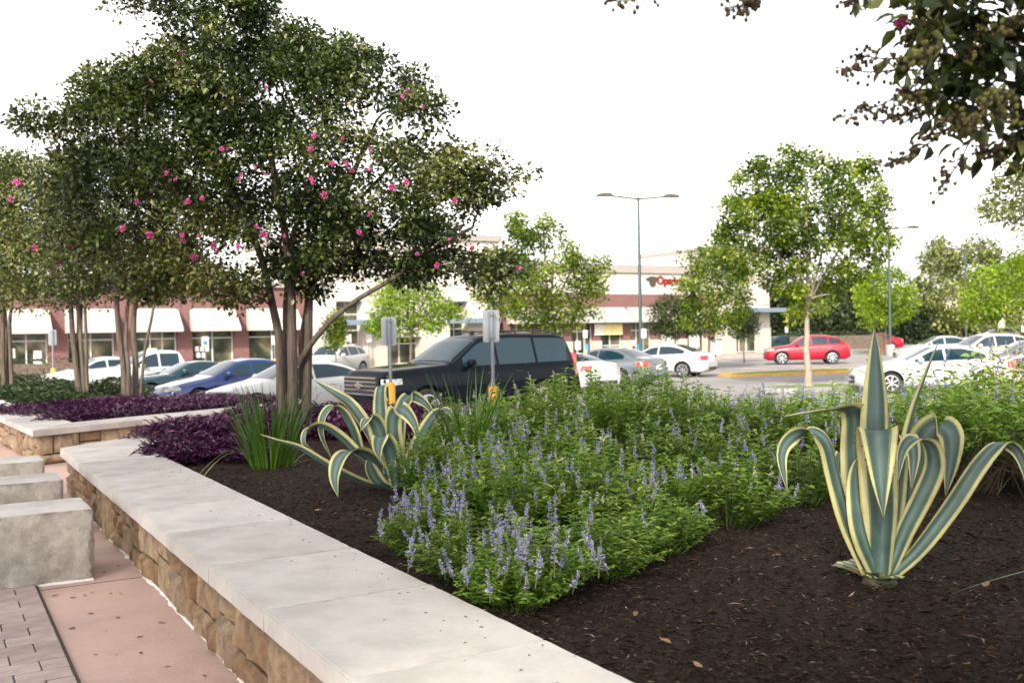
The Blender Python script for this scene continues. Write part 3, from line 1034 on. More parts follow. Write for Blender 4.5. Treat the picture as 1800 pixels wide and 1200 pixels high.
m, t, b = nt('crape_bark')
n1 = noise_node(t, 3.0, 6, 0.7)
mp = t.nodes.new('ShaderNodeMapping'); mp.inputs['Scale'].default_value = (9, 9, 0.6)
tc = t.nodes.new('ShaderNodeTexCoord'); t.links.new(tc.outputs['Object'], mp.inputs[0]); t.links.new(mp.outputs[0], n1.inputs['Vector'])
r1 = ramp(t, [(0.020, 0.013, 0.010), (0.055, 0.040, 0.030), (0.105, 0.080, 0.061), (0.045, 0.028, 0.02)], (0.3, 0.45, 0.6, 0.75))
t.links.new(n1.outputs['Fac'], r1.inputs[0]); t.links.new(r1.outputs[0], b.inputs['Base Color'])
b.inputs['Roughness'].default_value = 0.75
bump(t, b, n1.outputs['Fac'], 0.01)
MATS['crape_bark'] = m
plain('bark', (0.12, 0.09, 0.07), 0.95, var=0.4, vscale=6, bmp=0.01, bscale=20)
plain('pale_bark', (0.27, 0.225, 0.18), 0.9, var=0.3, vscale=5, bmp=0.008, bscale=20)

def polydist(P, poly):
    A = np.array(poly); B = np.roll(A, -1, 0)
    d = np.full(len(P), 1e9)
    for a, c in zip(A, B):
        e = c - a; L2 = max((e ** 2).sum(), 1e-9)
        k = np.clip(((P - a) @ e) / L2, 0, 1)
        d = np.minimum(d, np.linalg.norm(P - (a + k[:, None] * e), axis=1))
    return d

def catmull(pts, n):
    pts = [Vector(p) for p in pts]
    if len(pts) < 3:
        return [pts[0].lerp(pts[-1], i / n) for i in range(n + 1)]
    out = []
    m_ = len(pts) - 1
    for i in range(n + 1):
        u = i / n * m_
        k = min(int(u), m_ - 1); f = u - k
        p1, p2 = pts[k], pts[k + 1]
        p0 = pts[k - 1] if k > 0 else p1 * 2 - p2
        p3 = pts[k + 2] if k + 2 <= m_ else p2 * 2 - p1
        out.append(0.5 * ((2 * p1) + (p2 - p0) * f + (2 * p0 - 5 * p1 + 4 * p2 - p3) * f * f + (3 * p1 - p0 - 3 * p2 + p3) * f ** 3))
    return out

def tree(name, label, d, base_px, zb, outline, trunks, leaf, bark, nclump, per, lsize, clump=0.3, depth=1.0, seed=1, group=None,
         blossoms=(), holes=0.25, branch_n=70, wl=0.55, cat='tree', tmpl=LEAF2, flat=0.7, brad=0.5, hs=None):
    """outline: crown silhouette as photo pixels, trunks: [(pixel, pixel, depth offset) ..., r0, r1]; crown fills a real depth"""
    rng = np.random.default_rng(seed)
    hs = hs or clump * 3
    base = Vector((xat(base_px, d), d, zb))
    root = thing(name, label, cat, base, group=group)
    poly = [(at(px, py, d).x, at(px, py, d).z) for px, py in outline]
    A = np.array(poly); lo, hi = A.min(0), A.max(0)
    C = []
    need = nclump
    test = rng.uniform(lo, hi, (4000, 2)); test = test[inside(test, poly)]
    Rm = polydist(test, poly).max()
    tot = 0
    pts3 = np.zeros((0, 3))
    while len(pts3) < nclump:
        q = rng.uniform(lo, hi, (nclump * 3, 2))
        q = q[inside(q, poly)]
        dd = polydist(q, poly)
        h = depth * Rm * np.sqrt(np.clip(1 - (1 - np.clip(dd / Rm, 0, 1)) ** 2, 0, 1))
        y = d + h * np.sign(rng.random(len(q)) - .5) * rng.random(len(q)) ** 0.5
        p3 = np.stack([q[:, 0], y, q[:, 1]], 1)
        keep = np.array([noise.noise(Vector((p[0] * 1.1 / hs, p[1] * 1.1 / hs, p[2] * 1.6 / hs + seed))) > -0.55 + holes for p in p3])
        pts3 = np.concatenate([pts3, p3[keep]])
    pts3 = pts3[:nclump]
    # trunks
    nodes = []
    for tr in trunks:
        path = [at(px, py, d + dz) for px, py, dz in tr[0]]
        path = catmull(path, 14)
        wob = tr[1] * 0.35
        path = [p + Vector((noise.noise(p * 2.3 + Vector((seed, 0, 0))), noise.noise(p * 2.1 + Vector((0, seed, 0))), 0)) * wob for p in path]
        rad = [tr[1] * .88 + (tr[2] - tr[1] * .88) * (i / 14) ** 0.8 for i in range(15)]
        rad[0] *= 1.25
        mb = MB()
        mb.tube([p - base for p in path], rad, 10)
        o = mb.build('trunk', MATS[bark], root, 60)
        for p, r_ in zip(path[5:], rad[5:]): nodes.append((p, r_))
    # limbs out to the leaf clumps
    mb = MB()
    idx = rng.permutation(len(pts3))[:branch_n]
    NP = np.array([tuple(p) for p, _ in nodes]); NR = [r_ for _, r_ in nodes]
    order = sorted(idx, key=lambda i: np.linalg.norm(NP - pts3[i], axis=1).min())
    for i in order:
        c = pts3[i]
        dist = np.linalg.norm(NP - c, axis=1) + np.clip(NP[:, 2] - c[2] + .1, 0, None) * 2.5
        k = int(dist.argmin())
        a = Vector(NP[k]); e = Vector(c)
        L = (e - a).length
        if L < 0.05: continue
        mid = a.lerp(e, .5) + Vector((rng.normal(0, .08) * L, rng.normal(0, .08) * L, 0.10 * L))
        ps = catmull([a, mid, e], 6)
        r0 = min(NR[k] * 0.75, 0.010 + 0.022 * L * brad * 2); r1 = max(0.004, r0 * 0.3)
        rr = [r0 + (r1 - r0) * j / 6 for j in range(7)]
        mb.tube([p - base for p in ps], rr, 5, cap=False)
        NP = np.concatenate([NP, np.array([tuple(p) for p in ps[2:]])]); NR += rr[2:]
    tag(mb.build('branches', MATS[bark], root, 60), kind='stuff')
    # leaves
    M = len(pts3) * per
    cen = np.repeat(pts3, per, 0)
    off = rng.normal(0, 1, (M, 3))
    off = off / np.linalg.norm(off, axis=1, keepdims=True) * (1.75 * rng.random((M, 1)) ** .45) * np.array([clump, clump, clump * flat]) * np.repeat(rng.uniform(.6, 1.25, len(pts3)), per)[:, None]
    pos = cen + off
    al = off / (np.linalg.norm(off, axis=1, keepdims=True) + 1e-6) + rng.normal(0, .6, (M, 3)) + np.array([0, 0, -.15])
    up = rng.normal(0, .55, (M, 3)) + np.array([0, 0, 1.0])
    ls = lsize * rng.uniform(.6, 1.25, M)
    ct = np.repeat(np.clip(rng.normal(0.45, .24, len(pts3)), 0, 1), per)
    lowf = np.array([noise.noise(Vector(c) * (.5 / hs) + Vector((0, seed, 0))) for c in pts3])
    tint = np.clip(ct + np.repeat(lowf, per) * .45 + rng.normal(0, .20, M), 0, 1)
    me = leaves('crown', pos - np.array(base), al, up, ls, ls * wl, tint, tmpl)
    tag(add('crown', me, MATS[leaf], root), kind='stuff')
    # flowers sit on the outside of the crown
    for j, (px, py, s) in enumerate(blossoms):
        p = at(px, py, d)
        dd = polydist(np.array([[p.x, p.z]]), poly)[0]
        if not inside(np.array([[p.x, p.z]]), poly)[0]: dd = 0
        h = depth * Rm * math.sqrt(max(0, 1 - (1 - min(1, dd / Rm)) ** 2))
        q = at(px, py, d - h * 1.02 - .15)
        add('blossom', BLOSSOM[j % 4], MATS['crape_flower'], root, q - base, (rng.uniform(0, 6), rng.uniform(0, 6), 0), s * .55 * d / 11.7)
    return root

# crumpled crape-myrtle flower heads
BLOSSOM = []
for k in range(4):
    rg = np.random.default_rng(50 + k)
    n = 70
    dirs = rg.normal(0, 1, (n, 3)); dirs /= np.linalg.norm(dirs, axis=1, keepdims=True)
    pos = dirs * rg.uniform(.2, .75, (n, 1)) * np.array([.06, .06, .075])
    BLOSSOM.append(leaves('blossom', pos, dirs + rg.normal(0, .7, (n, 3)), rg.normal(0, 1, (n, 3)), rg.uniform(.02, .04, n), rg.uniform(.02, .035, n), rg.random(n)))

BL = [(552, 238, 1), (583, 288, 1), (609, 287, 1.1), (618, 300, .9), (690, 330, 1.3), (713, 318, .9), (570, 342, 1.2), (550, 320, .8), (547, 314, .8), (650, 297, .8),
      (652, 262, .8), (465, 412, 1.3), (451, 398, .7), (340, 452, 1.4), (376, 432, 1.2), (380, 440, .8), (320, 413, .9), (322, 423, .9), (263, 412, 1.3), (215, 402, 1.2), (418, 433, 1), (500, 415, .7),
      (632, 408, .9), (733, 446, .8), (768, 466, 1.0), (830, 435, .8), (912, 471, .9), (708, 170, .8), (716, 160, .6), (400, 262, .6), (448, 295, .7), (421, 315, .7), (424, 306, .6),
      (468, 154, .8), (320, 93, .8), (267, 146, .8), (315, 110, .7), (330, 354, 1.2), (356, 348, .8), (293, 304, .8), (308, 316, .6), (241, 355, .9), (650, 375, .7), (800, 352, 1.0), (790, 420, .6),
      (545, 262, 1), (532, 480, .6), (636, 413, .7), (390, 262, .8), (467, 308, .7), (128, 433, .9), (350, 414, .7), (745, 188, .6), (360, 494, .7), (716, 322, .8), (602, 243, .6)]
MAIN_OUT = [(200, -70), (340, -70), (470, 10), (560, 70), (650, 92), (735, 140), (785, 200), (825, 235), (880, 290), (935, 308), (905, 345), (845, 350), (850, 385), (880, 410),
            (918, 472), (870, 496), (790, 480), (705, 490), (650, 470), (600, 498), (545, 515), (500, 490), (430, 540), (345, 505), (290, 530), (225, 500), (180, 460), (130, 470), (110, 380),
            (130, 300), (90, 255), (5, 222), (0, 195), (100, 200), (150, 205), (160, 130), (130, 105), (215, 130), (290, 90), (330, 40), (215, 5)]
tree('crape_myrtle', 'large crape myrtle with pink blossoms growing from the near planter', 11.7, 515, 0.36, MAIN_OUT,
     [([(500, 762, 0), (494, 690, .02), (492, 600, .05), (482, 540, .1), (455, 440, .2), (400, 330, .3), (330, 200, .3)], .075, .030),
      ([(520, 765, -.1), (515, 690, -.12), (512, 610, -.12), (512, 530, -.15), (505, 430, -.3), (480, 300, -.5), (470, 180, -.4)], .085, .030),
      ([(508, 760, .15), (506, 680, .15), (505, 600, .2), (503, 520, .3), (520, 400, .5), (560, 260, .8)], .06, .025),
      ([(538, 760, 0), (540, 690, 0), (540, 600, 0), (542, 530, 0), (556, 460, .1), (600, 350, .1), (650, 240, 0)], .075, .028),
      ([(523, 640, -.08), (545, 605, -.15), (580, 565, -.2), (630, 525, -.25), (690, 490, -.3), (760, 440, -.3), (830, 400, -.2)], .045, .02),
      ([(532, 700, .1), (530, 610, .12), (538, 540, .12), (548, 480, .2), (590, 400, .6), (680, 300, .6)], .05, .022)],
     'crape_leaf', 'crape_bark', 980, 104, 0.066, 0.150, 0.85, 4, blossoms=BL, holes=0.50, branch_n=190, wl=.6, flat=.65, hs=.70)
tree('crape_myrtle', 'second crape myrtle with pale grey trunks in the far planter', 18.0, 235, 0.30,
     [(95, 300), (150, 250), (240, 240), (310, 300), (345, 400), (335, 500), (280, 520), (215, 510), (150, 525), (100, 500), (70, 420)],
     [([(222, 708, 0), (216, 640, 0), (208, 570, 0), (205, 520, 0), (190, 420, .2), (160, 330, .3)], .075, .03),
      ([(236, 708, .1), (238, 640, .1), (236, 570, .1), (240, 520, 0), (245, 420, 0), (240, 310, 0)], .075, .03),
      ([(228, 708, -.1), (226, 650, -.1), (222, 600, 0), (226, 530, .2), (250, 450, .4), (300, 380, .4)], .05, .025),
      ([(246, 712, -.3), (250, 660, -.3), (256, 610, -.3), (266, 560, -.3), (272, 520, -.2), (280, 430, 0)], .035, .02)],
     'crape_leaf', 'crape_bark', 330, 66, 0.075, 0.22, 0.95, 6, holes=0.1, branch_n=60, wl=.6,
     blossoms=[(278, 402, 1.2), (105, 465, 1.3), (125, 430, 1.2), (295, 470, 1)])
tree('crape_myrtle', 'third crape myrtle with clustered dark trunks beside the yellow sign post', 20.0, 138, 0.30,
     [(-20, 290), (40, 275), (110, 290), (160, 330), (200, 430), (190, 505), (150, 520), (90, 545), (40, 520), (-20, 500)],
     [([(142, 708, 0), (134, 640, 0), (126, 570, 0), (124, 520, 0), (110, 430, .2), (70, 340, .2)], .08, .03),
      ([(140, 708, .15), (140, 640, .1), (138, 570, .1), (136, 520, 0), (130, 420, 0), (120, 320, 0)], .07, .03),
      ([(150, 708, -.1), (146, 650, -.1), (142, 600, 0), (144, 530, .2), (165, 450, .4), (170, 400, .4)], .06, .025),
      ([(154, 708, -.1), (152, 640, -.1), (151, 580, -.1), (152, 520, -.1), (175, 480, 0)], .05, .025)],
     'crape_leaf', 'crape_bark', 320, 66, 0.085, 0.24, 0.95, 7, holes=0.05, branch_n=60, wl=.6, blossoms=[(30, 320, 1.4), (62, 435, 1.4), (18, 350, 1.2)])
tree('crape_myrtle', 'leftmost crape myrtle, cut by the left edge of the picture', 22.0, 12, 0.30,
     [(-180, 310), (-60, 290), (20, 320), (60, 400), (70, 500), (20, 540), (-60, 520), (-170, 530)],
     [([(8, 706, 0), (6, 640, 0), (4, 570, 0), (2, 520, 0), (-20, 430, .2), (-50, 350, .2)], .075, .03),
      ([(22, 706, 0), (20, 640, 0), (16, 570, 0), (22, 520, 0), (30, 420, .1)], .06, .03),
      ([(14, 706, .2), (12, 620, .2), (8, 540, .3), (-10, 450, .4)], .06, .03)],
     'crape_leaf', 'crape_bark', 300, 60, 0.09, 0.26, 0.95, 8, holes=0.05, branch_n=50, wl=.6)

# trees of the lot and of the far edge
def lot_tree(label, d, px, zb, outline, leaf, bark, nclump, per, ls, clump, seed, top=None, r0=.11, holes=.25, forks=4, depth=.9, group='trees in the parking lot', by=None):
    ys = [p[1] for p in outline]; xs = [p[0] for p in outline]
    y0, y1 = min(ys), max(ys)
    by = at(px, 585, d).z
    # base pixel row of the trunk
    py_b = 585 + (CAMZ - zb) * FPX / d - 0.0183 * (px - 900)
    k = y1 - (y1 - y0) * .12
    rs = random.Random(seed)
    cx = (min(xs) + max(xs)) / 2
    tr = [([(px, py_b, 0), (px + rs.uniform(-2, 2), (py_b + k) / 2, 0), (px + rs.uniform(-2, 2), k, 0), (px + (cx - px) * .4, y1 - (y1 - y0) * .45, 0), (cx, y0 + (y1 - y0) * .18, 0)], r0, r0 * .22)]
    for f in range(forks):
        a = (f + .5) / forks * 2 - 1
        tr.append(([(px, k + 3, 0), (px + (cx - px) * .2 + a * (max(xs) - min(xs)) * .16, y1 - (y1 - y0) * .34, rs.uniform(-.5, .5)),
                    (cx + a * (max(xs) - min(xs)) * .33, y1 - (y1 - y0) * (.52 + .2 * (1 - abs(a))), rs.uniform(-1, 1))], r0 * .5, r0 * .15))
    return tree('lot_tree', label, d, px, zb, outline, tr, leaf, bark, nclump, per, ls, clump, depth, seed, group=group, holes=holes, branch_n=40, wl=.6, flat=.8)

lot_tree('leafy green tree with pale trunk between the red car and the sky', 33, 1421, LOTZ + .1,
         [(1248, 335), (1268, 385), (1262, 430), (1290, 480), (1335, 490), (1375, 520), (1398, 560), (1445, 562), (1470, 528), (1520, 480), (1560, 445), (1582, 425), (1545, 405), (1555, 350), (1545, 300), (1505, 275), (1490, 290), (1435, 262), (1425, 285), (1380, 262), (1345, 285), (1290, 285), (1296, 340), (1270, 345)],
         'lot_leaf', 'pale_bark', 420, 62, .15, .20, 31, r0=.14, holes=.46, forks=5)
lot_tree('dense green tree standing behind the black vehicle roof', 36, 962, LOTZ + .1,
         [(890, 380), (915, 365), (935, 405), (960, 385), (990, 395), (1003, 430), (1020, 455), (1045, 470), (1062, 438), (1070, 470), (1055, 500), (1072, 500), (1040, 530), (1052, 550), (1010, 560), (1000, 580), (950, 580), (900, 565), (860, 545), (838, 520), (850, 490), (895, 470)],
         'lot_leaf', 'bark', 300, 44, .14, .22, 32, r0=.13, holes=.25)
lot_tree('bright lime green tree in front of the cream shop wall', 48, 722, LOTZ,
         [(680, 495), (715, 480), (745, 490), (768, 505), (775, 530), (805, 540), (835, 556), (785, 568), (760, 585), (700, 592), (648, 588), (636, 570), (665, 545), (650, 525)],
         'lime_leaf', 'bark', 200, 40, .16, .24, 33, r0=.10, holes=.22)
lot_tree('rounded green tree hiding the end of the red shop lettering', 50, 1246, LOTZ,
         [(1192, 452), (1215, 440), (1240, 428), (1275, 440), (1300, 460), (1312, 490), (1318, 530), (1300, 560), (1262, 592), (1225, 580), (1196, 560), (1205, 525), (1190, 500), (1215, 480)],
         'lot_leaf', 'bark', 240, 40, .17, .28, 34, r0=.10, holes=.2)
lot_tree('small dark green tree beside the lamp post', 54, 1186, LOTZ,
         [(1145, 545), (1162, 528), (1185, 520), (1210, 535), (1226, 555), (1220, 580), (1195, 592), (1165, 592), (1146, 580)],
         'dark_leaf', 'bark', 130, 40, .16, .26, 35, r0=.08, holes=.1)
lot_tree('small young tree in front of the shop tower door', 60, 1308, LOTZ,
         [(1285, 560), (1298, 548), (1318, 550), (1332, 562), (1326, 585), (1306, 592), (1288, 588)],
         'dark_leaf', 'bark', 90, 36, .15, .26, 36, r0=.06, holes=.1)
lot_tree('thin sapling beside the white sedan roof', 46, 590, LOTZ, [(572, 560), (592, 545), (606, 565), (604, 600), (585, 612), (570, 600)],
         'lot_leaf', 'bark', 60, 30, .15, .22, 37, r0=.05, holes=.2)
lot_tree('round lime green tree behind the right lamp post', 70, 1556, LOTZ,
         [(1506, 500), (1525, 480), (1555, 470), (1590, 482), (1606, 510), (1600, 545), (1575, 570), (1530, 572), (1508, 550)],
         'lime_leaf', 'bark', 170, 40, .22, .36, 38, r0=.10, holes=.12)
lot_tree('tall olive tree far off between the two right-hand lamp posts', 110, 1690, LOTZ,
         [(1610, 475), (1640, 430), (1665, 418), (1690, 432), (1715, 415), (1750, 432), (1762, 470), (1745, 540), (1720, 575), (1650, 580), (1615, 550)],
         'olive_leaf', 'bark', 300, 40, .40, .65, 39, r0=.25, holes=.18, group='trees along the far edge')
lot_tree('bright green spreading tree at the right edge above the parked cars', 75, 1752, LOTZ,
         [(1695, 520), (1712, 480), (1745, 462), (1800, 455), (1850, 470), (1860, 545), (1800, 568), (1740, 575), (1702, 560)],
         'lime_leaf', 'bark', 240, 40, .25, .42, 40, r0=.13, holes=.15)
lot_tree('tall olive tree rising behind the far right corner', 105, 1830, LOTZ,
         [(1770, 470), (1790, 430), (1830, 410), (1900, 430), (1920, 560), (1780, 575)],
         'olive_leaf', 'bark', 160, 40, .40, .65, 41, r0=.25, holes=.15, group='trees along the far edge')
lot_tree('light green tree reaching in from the right edge below the dark branches', 26, 1890, LOTZ + .1,
         [(1725, 355), (1745, 330), (1770, 300), (1800, 265), (1860, 230), (1950, 250), (2000, 330), (1960, 430), (1880, 440), (1810, 415), (1780, 385), (1735, 385)],
         'olive_leaf', 'bark', 220, 40, .12, .22, 42, r0=.12, holes=.3)
dk = [('dark evergreen beside the shop tower corner', 92, 1372, [(1342, 540), (1360, 510), (1385, 505), (1410, 530), (1412, 600), (1345, 605)]),
      ('dark evergreen behind the pale trunk', 100, 1440, [(1400, 540), (1425, 500), (1460, 505), (1482, 540), (1480, 600), (1400, 605)]),
      ('dark evergreen left of the round lime tree', 104, 1500, [(1460, 540), (1480, 495), (1510, 490), (1540, 530), (1540, 600), (1465, 605)]),
      ('dark evergreen below the round lime tree', 110, 1590, [(1545, 560), (1570, 530), (1620, 540), (1640, 570), (1635, 605), (1545, 605)]),
      ('dark evergreen behind the white pickup', 118, 1665, [(1630, 560), (1650, 545), (1690, 545), (1705, 570), (1700, 605), (1635, 605)])]
for i, (lb, d, px, ol) in enumerate(dk):
    lot_tree(lb, d, px, LOTZ, ol, 'dark_leaf', 'bark', 160, 40, .42, .55, 60 + i, r0=.2, holes=.05, group='dark trees along the far edge')

# more distant wood closing the horizon behind everything
rng = np.random.default_rng(77)
n = 26000
X = rng.uniform(-160, 230, n); Y = 190 + rng.uniform(0, 30, n) + X * .15
H = 7 + 4 * np.array([noise.noise(Vector((x * .06, 3, 0))) for x in X]) + 2 * np.array([noise.noise(Vector((x * .3, 1, 0))) for x in X])
Z = -0.6 + np.clip(H, 3, None) * rng.random(n) ** .7
me = leaves('distant_wood', np.stack([X, Y, Z], 1), rng.normal(0, 1, (n, 3)), rng.normal(0, .6, (n, 3)) + np.array([0, -.4, .8]), rng.uniform(.8, 1.5, n), rng.uniform(.7, 1.1, n), np.clip(rng.normal(.4, .25, n), 0, 1))
tag(add('distant_wood', me, MATS['dark_leaf']), 'far line of dark woodland closing the horizon', 'woodland', kind='stuff')

# hedges
def hedge(label, c, l, w, h, rz, seed, leaf='dark_leaf', n=5000, ls=.09):
    rg = np.random.default_rng(seed)
    root = thing('hedge', label, 'hedge', c, rz)
    u = rg.uniform(-1, 1, (n, 3))
    k = np.maximum(np.abs(u[:, 0]) ** 1, np.abs(u[:, 1])); s = rg.random(n) < .75
    ax = rg.integers(0, 3, n)
    for a in range(3):
        u[s & (ax == a), a] = np.sign(u[s & (ax == a), a]) * rg.uniform(.85, 1.05, (s & (ax == a)).sum())
    pos = u * np.array([l / 2, w / 2, h / 2]) + np.array([0, 0, h / 2])
    pos[:, 2] = np.clip(pos[:, 2], .02, None) + .06 * np.sin(pos[:, 0] * 3)
    me = leaves('foliage', pos, rg.normal(0, 1, (n, 3)), rg.normal(0, .6, (n, 3)) + np.array([0, 0, .8]), ls * rg.uniform(.7, 1.3, n), ls * rg.uniform(.4, .7, n), np.clip(rg.normal(.45, .2, n), 0, 1))
    tag(add('foliage', me, MATS[leaf], root), kind='stuff')
    mb = MB(); mb.box((0, 0, h * .42), (l * .9, w * .8, h * .8)); mb.build('inner_twigs', MATS['bark'], root)
hedge('clipped round-topped hedge behind the red crossover', (xat(1462, 84), 84, LOTZ), 9, 2.5, 1.6, 0.1, 1)
hedge('low clipped hedge at the foot of the left brick shop', (xat(70, 46), 46, LOTZ), 12, 1.6, 1.25, 0.5, 2, n=6000)
hedge('long low hedge under the far right trees', (xat(1690, 118), 118, LOTZ), 26, 2.5, 1.3, 0.0, 3, n=5000, ls=.18)

# unseen trees added behind the viewer to put the planters in open shade
def added_shade_tree(label, x, y, rad, h0, h1, seed):
    rg = np.random.default_rng(seed)
    root = thing('added_shade_tree', label, 'tree', (x, y, 0), group='unseen trees added for shade')
    mb = MB(); mb.tube([(0, 0, -.05), (.05, 0, h0 * .6), (0, .1, h0 + 1.0), (0, 0, h1 - 1)], [.24, .19, .15, .04], 12); mb.build('trunk', MATS['bark'], root, 60)
    for k in range(7):
        a = k * .9; mb = MB()
        e = Vector((math.cos(a) * rad * .7, math.sin(a) * rad * .7, h0 + (h1 - h0) * rg.uniform(.3, .75)))
        mb.tube(catmull([(0, 0, h0 * .75), e * .5 + Vector((0, 0, h0 * .5)), e], 6), [.11, .095, .08, .065, .05, .035, .02], 7); mb.build('limb', MATS['bark'], root, 60)
    n = 330
    d = rg.normal(0, 1, (n, 3)); d /= np.linalg.norm(d, axis=1, keepdims=True)
    c = d * (rg.random((n, 1)) ** .4) * np.array([rad, rad, (h1 - h0) / 2]) + np.array([0, 0, (h0 + h1) / 2])
    per = 46; M = n * per
    off = rg.normal(0, 1, (M, 3)); off = off / np.linalg.norm(off, axis=1, keepdims=True) * (rg.random((M, 1)) ** .45) * np.array([.75, .75, .5])
    s = rg.uniform(.12, .24, M)
    me = leaves('crown', np.repeat(c, per, 0) + off, rg.normal(0, 1, (M, 3)), rg.normal(0, .5, (M, 3)) + np.array([0, -.3, 1.]), s, s * .6, np.clip(rg.normal(.45, .2, M), 0, 1))
    tag(add('crown', me, MATS['lot_leaf'], root), kind='stuff')
for i, (x, y, rad, h0, h1) in enumerate(((-10.6, -3.0, 4.8, 2.8, 13.0), (-4.6, -5.5, 4.4, 2.6, 11.0), (1.8, -6.5, 3.8, 2.6, 7.8), (7.0, -5.5, 3.6, 2.6, 7.4))):
    added_shade_tree(['unseen tree added for shade far to the left behind the viewer', 'unseen tree added for shade behind the viewer at left', 'unseen tree added for shade straight behind the viewer', 'unseen tree added for shade behind the viewer at right'][i], x, y, rad, h0, h1, 500 + i)

# ------------------------------------------------------------------ planting in the beds
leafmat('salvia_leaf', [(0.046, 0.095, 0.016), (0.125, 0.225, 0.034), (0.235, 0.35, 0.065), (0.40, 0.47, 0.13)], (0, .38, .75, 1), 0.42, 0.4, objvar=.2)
leafmat('salvia_spike', [(0.16, 0.23, 0.07), (0.48, 0.50, 0.46), (0.64, 0.64, 0.72), (0.44, 0.44, 0.68), (0.18, 0.16, 0.50)], (0, .3, .55, .8, 1), 0.6, 0.25, tcol=(.3, .3, .6))
leafmat('white_spike', [(0.12, 0.19, 0.05), (0.40, 0.42, 0.32), (0.70, 0.70, 0.62), (0.8, 0.8, 0.78)], None, 0.6, 0.25, tcol=(.6, .6, .5))
leafmat('purple_leaf', [(0.008, 0.003, 0.009), (0.040, 0.012, 0.038), (0.095, 0.030, 0.085), (0.25, 0.12, 0.20)], (0, .4, .8, 1), 0.24, 0.15, tcol=(.16, .02, .12), spec=.6)
leafmat('strap_leaf', [(0.030, 0.07, 0.012), (0.06, 0.13, 0.02), (0.13, 0.25, 0.03), (0.36, 0.34, 0.16)], (0, .35, .85, 1), 0.35, 0.3)
leafmat('bare_twig', [(0.02, 0.015, 0.011), (0.06, 0.045, 0.03), (0.12, 0.09, 0.055)], None, 0.9, 0)
leafmat('dry_grass', [(0.25, 0.17, 0.11), (0.42, 0.31, 0.22), (0.55, 0.40, 0.32)], None, 0.9, 0.2)
leafmat('fallen_leaf', [(0.30, 0.17, 0.08), (0.50, 0.34, 0.21), (0.60, 0.50, 0.36)], None, 0.8, 0.1, objvar=.4)

def salvia_mesh(seed, rad, h, nst, nleaf, ls, spread=1.0):
    rg = np.random.default_rng(seed)
    P = []; A = []; U = []; T = []; S = []
    mb = MB()
    tips = []
    for i in range(nst):
        a = rg.uniform(0, 2 * PI); r0 = rad * .35 * rg.random() ** .5; r1 = rad * (rg.random() ** .5) * spread
        base = np.array([math.cos(a) * r0, math.sin(a) * r0, 0.0])
        hh = h * (1 - .55 * (r1 / (rad * spread)) ** 2) * rg.uniform(.75, 1.12)
        a2 = a + rg.normal(0, .35)
        tip = np.array([math.cos(a2) * r1, math.sin(a2) * r1, hh])
        mid = (base + tip) / 2 + np.array([math.cos(a) * .06 * rad, math.sin(a) * .06 * rad, .10 * hh])
        path = catmull([base, mid, tip], 6)
        mb.tube(path, [.0035, .003, .003, .0025, .0025, .002, .0015], 3, tint=.25, cap=False)
        tips.append((tip, np.array(path[6] - path[5])))
        for k in range(nleaf):
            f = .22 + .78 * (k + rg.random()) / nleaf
            u = f * 6; j = min(int(u), 5)
            p = path[j].lerp(path[j + 1], u - j)
            ph = (k % 2) * PI / 2 + rg.normal(0, .5)
            for sgn in (0, PI):
                d = np.array([math.cos(ph + sgn), math.sin(ph + sgn), rg.uniform(-.15, .75)])
                P.append(p); A.append(d); U.append(np.array([-d[0] * d[2], -d[1] * d[2], 1.0]) + rg.normal(0, .35, 3))
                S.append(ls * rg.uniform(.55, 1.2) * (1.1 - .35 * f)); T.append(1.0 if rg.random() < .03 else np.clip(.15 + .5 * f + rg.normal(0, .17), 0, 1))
    S = np.array(S)
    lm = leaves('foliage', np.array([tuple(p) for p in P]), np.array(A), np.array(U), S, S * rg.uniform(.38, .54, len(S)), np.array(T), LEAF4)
    return lm, mb.mesh('stems'), tips

def spike_mesh(seed, h, n, fl, white=False):
    rg = np.random.default_rng(seed)
    mb = MB()
    bend = rg.normal(0, .10, 2)
    path = [Vector((bend[0] * (z ** 2) * h, bend[1] * (z ** 2) * h, z * h)) for z in (0, .33, .66, 1)]
    mb.tube(path, [.0022, .002, .0018, .001], 3, tint=.05, cap=False)
    wh = max(3, int(h * 62))
    for k in range(wh):
        f = .30 + .70 * k / wh
        if rg.random() < .12: continue
        p = Vector((bend[0] * f * f * h, bend[1] * f * f * h, f * h))
        for j in range(n):
            a = rg.uniform(0, 2 * PI)
            s = fl * (1.25 - .7 * (k / wh)) * rg.uniform(.7, 1.3)
            d = Vector((math.cos(a), math.sin(a), rg.uniform(-.1, .8))).normalized()
            b = d.cross(Vector((0, 0, 1))).normalized()
            calyx = rg.random() < .6
            tt = rg.uniform(.22, .5) if calyx else rg.uniform(.6, 1.0)
            w = s * (.28 if calyx else .5)
            q = p + d * s * (.6 if calyx else 1.0)
            up = d.cross(b)
            mb.add([p, q + b * w, q + d * s * .35 - up * w * .5, q - b * w, q + up * w], [(0, 1, 2), (0, 2, 3), (0, 3, 4), (0, 4, 1)], tint=tt)
    return mb.mesh('flower_spike')

SALV = [salvia_mesh(100 + i, .42, .50, 74, 12, .064) for i in range(4)]
SPK = [spike_mesh(200 + i, .115 + .02 * (i % 4), 6, .0120) for i in range(8)]
WSPK = [spike_mesh(220 + i, .10 + .02 * (i % 3), 5, .010) for i in range(5)]

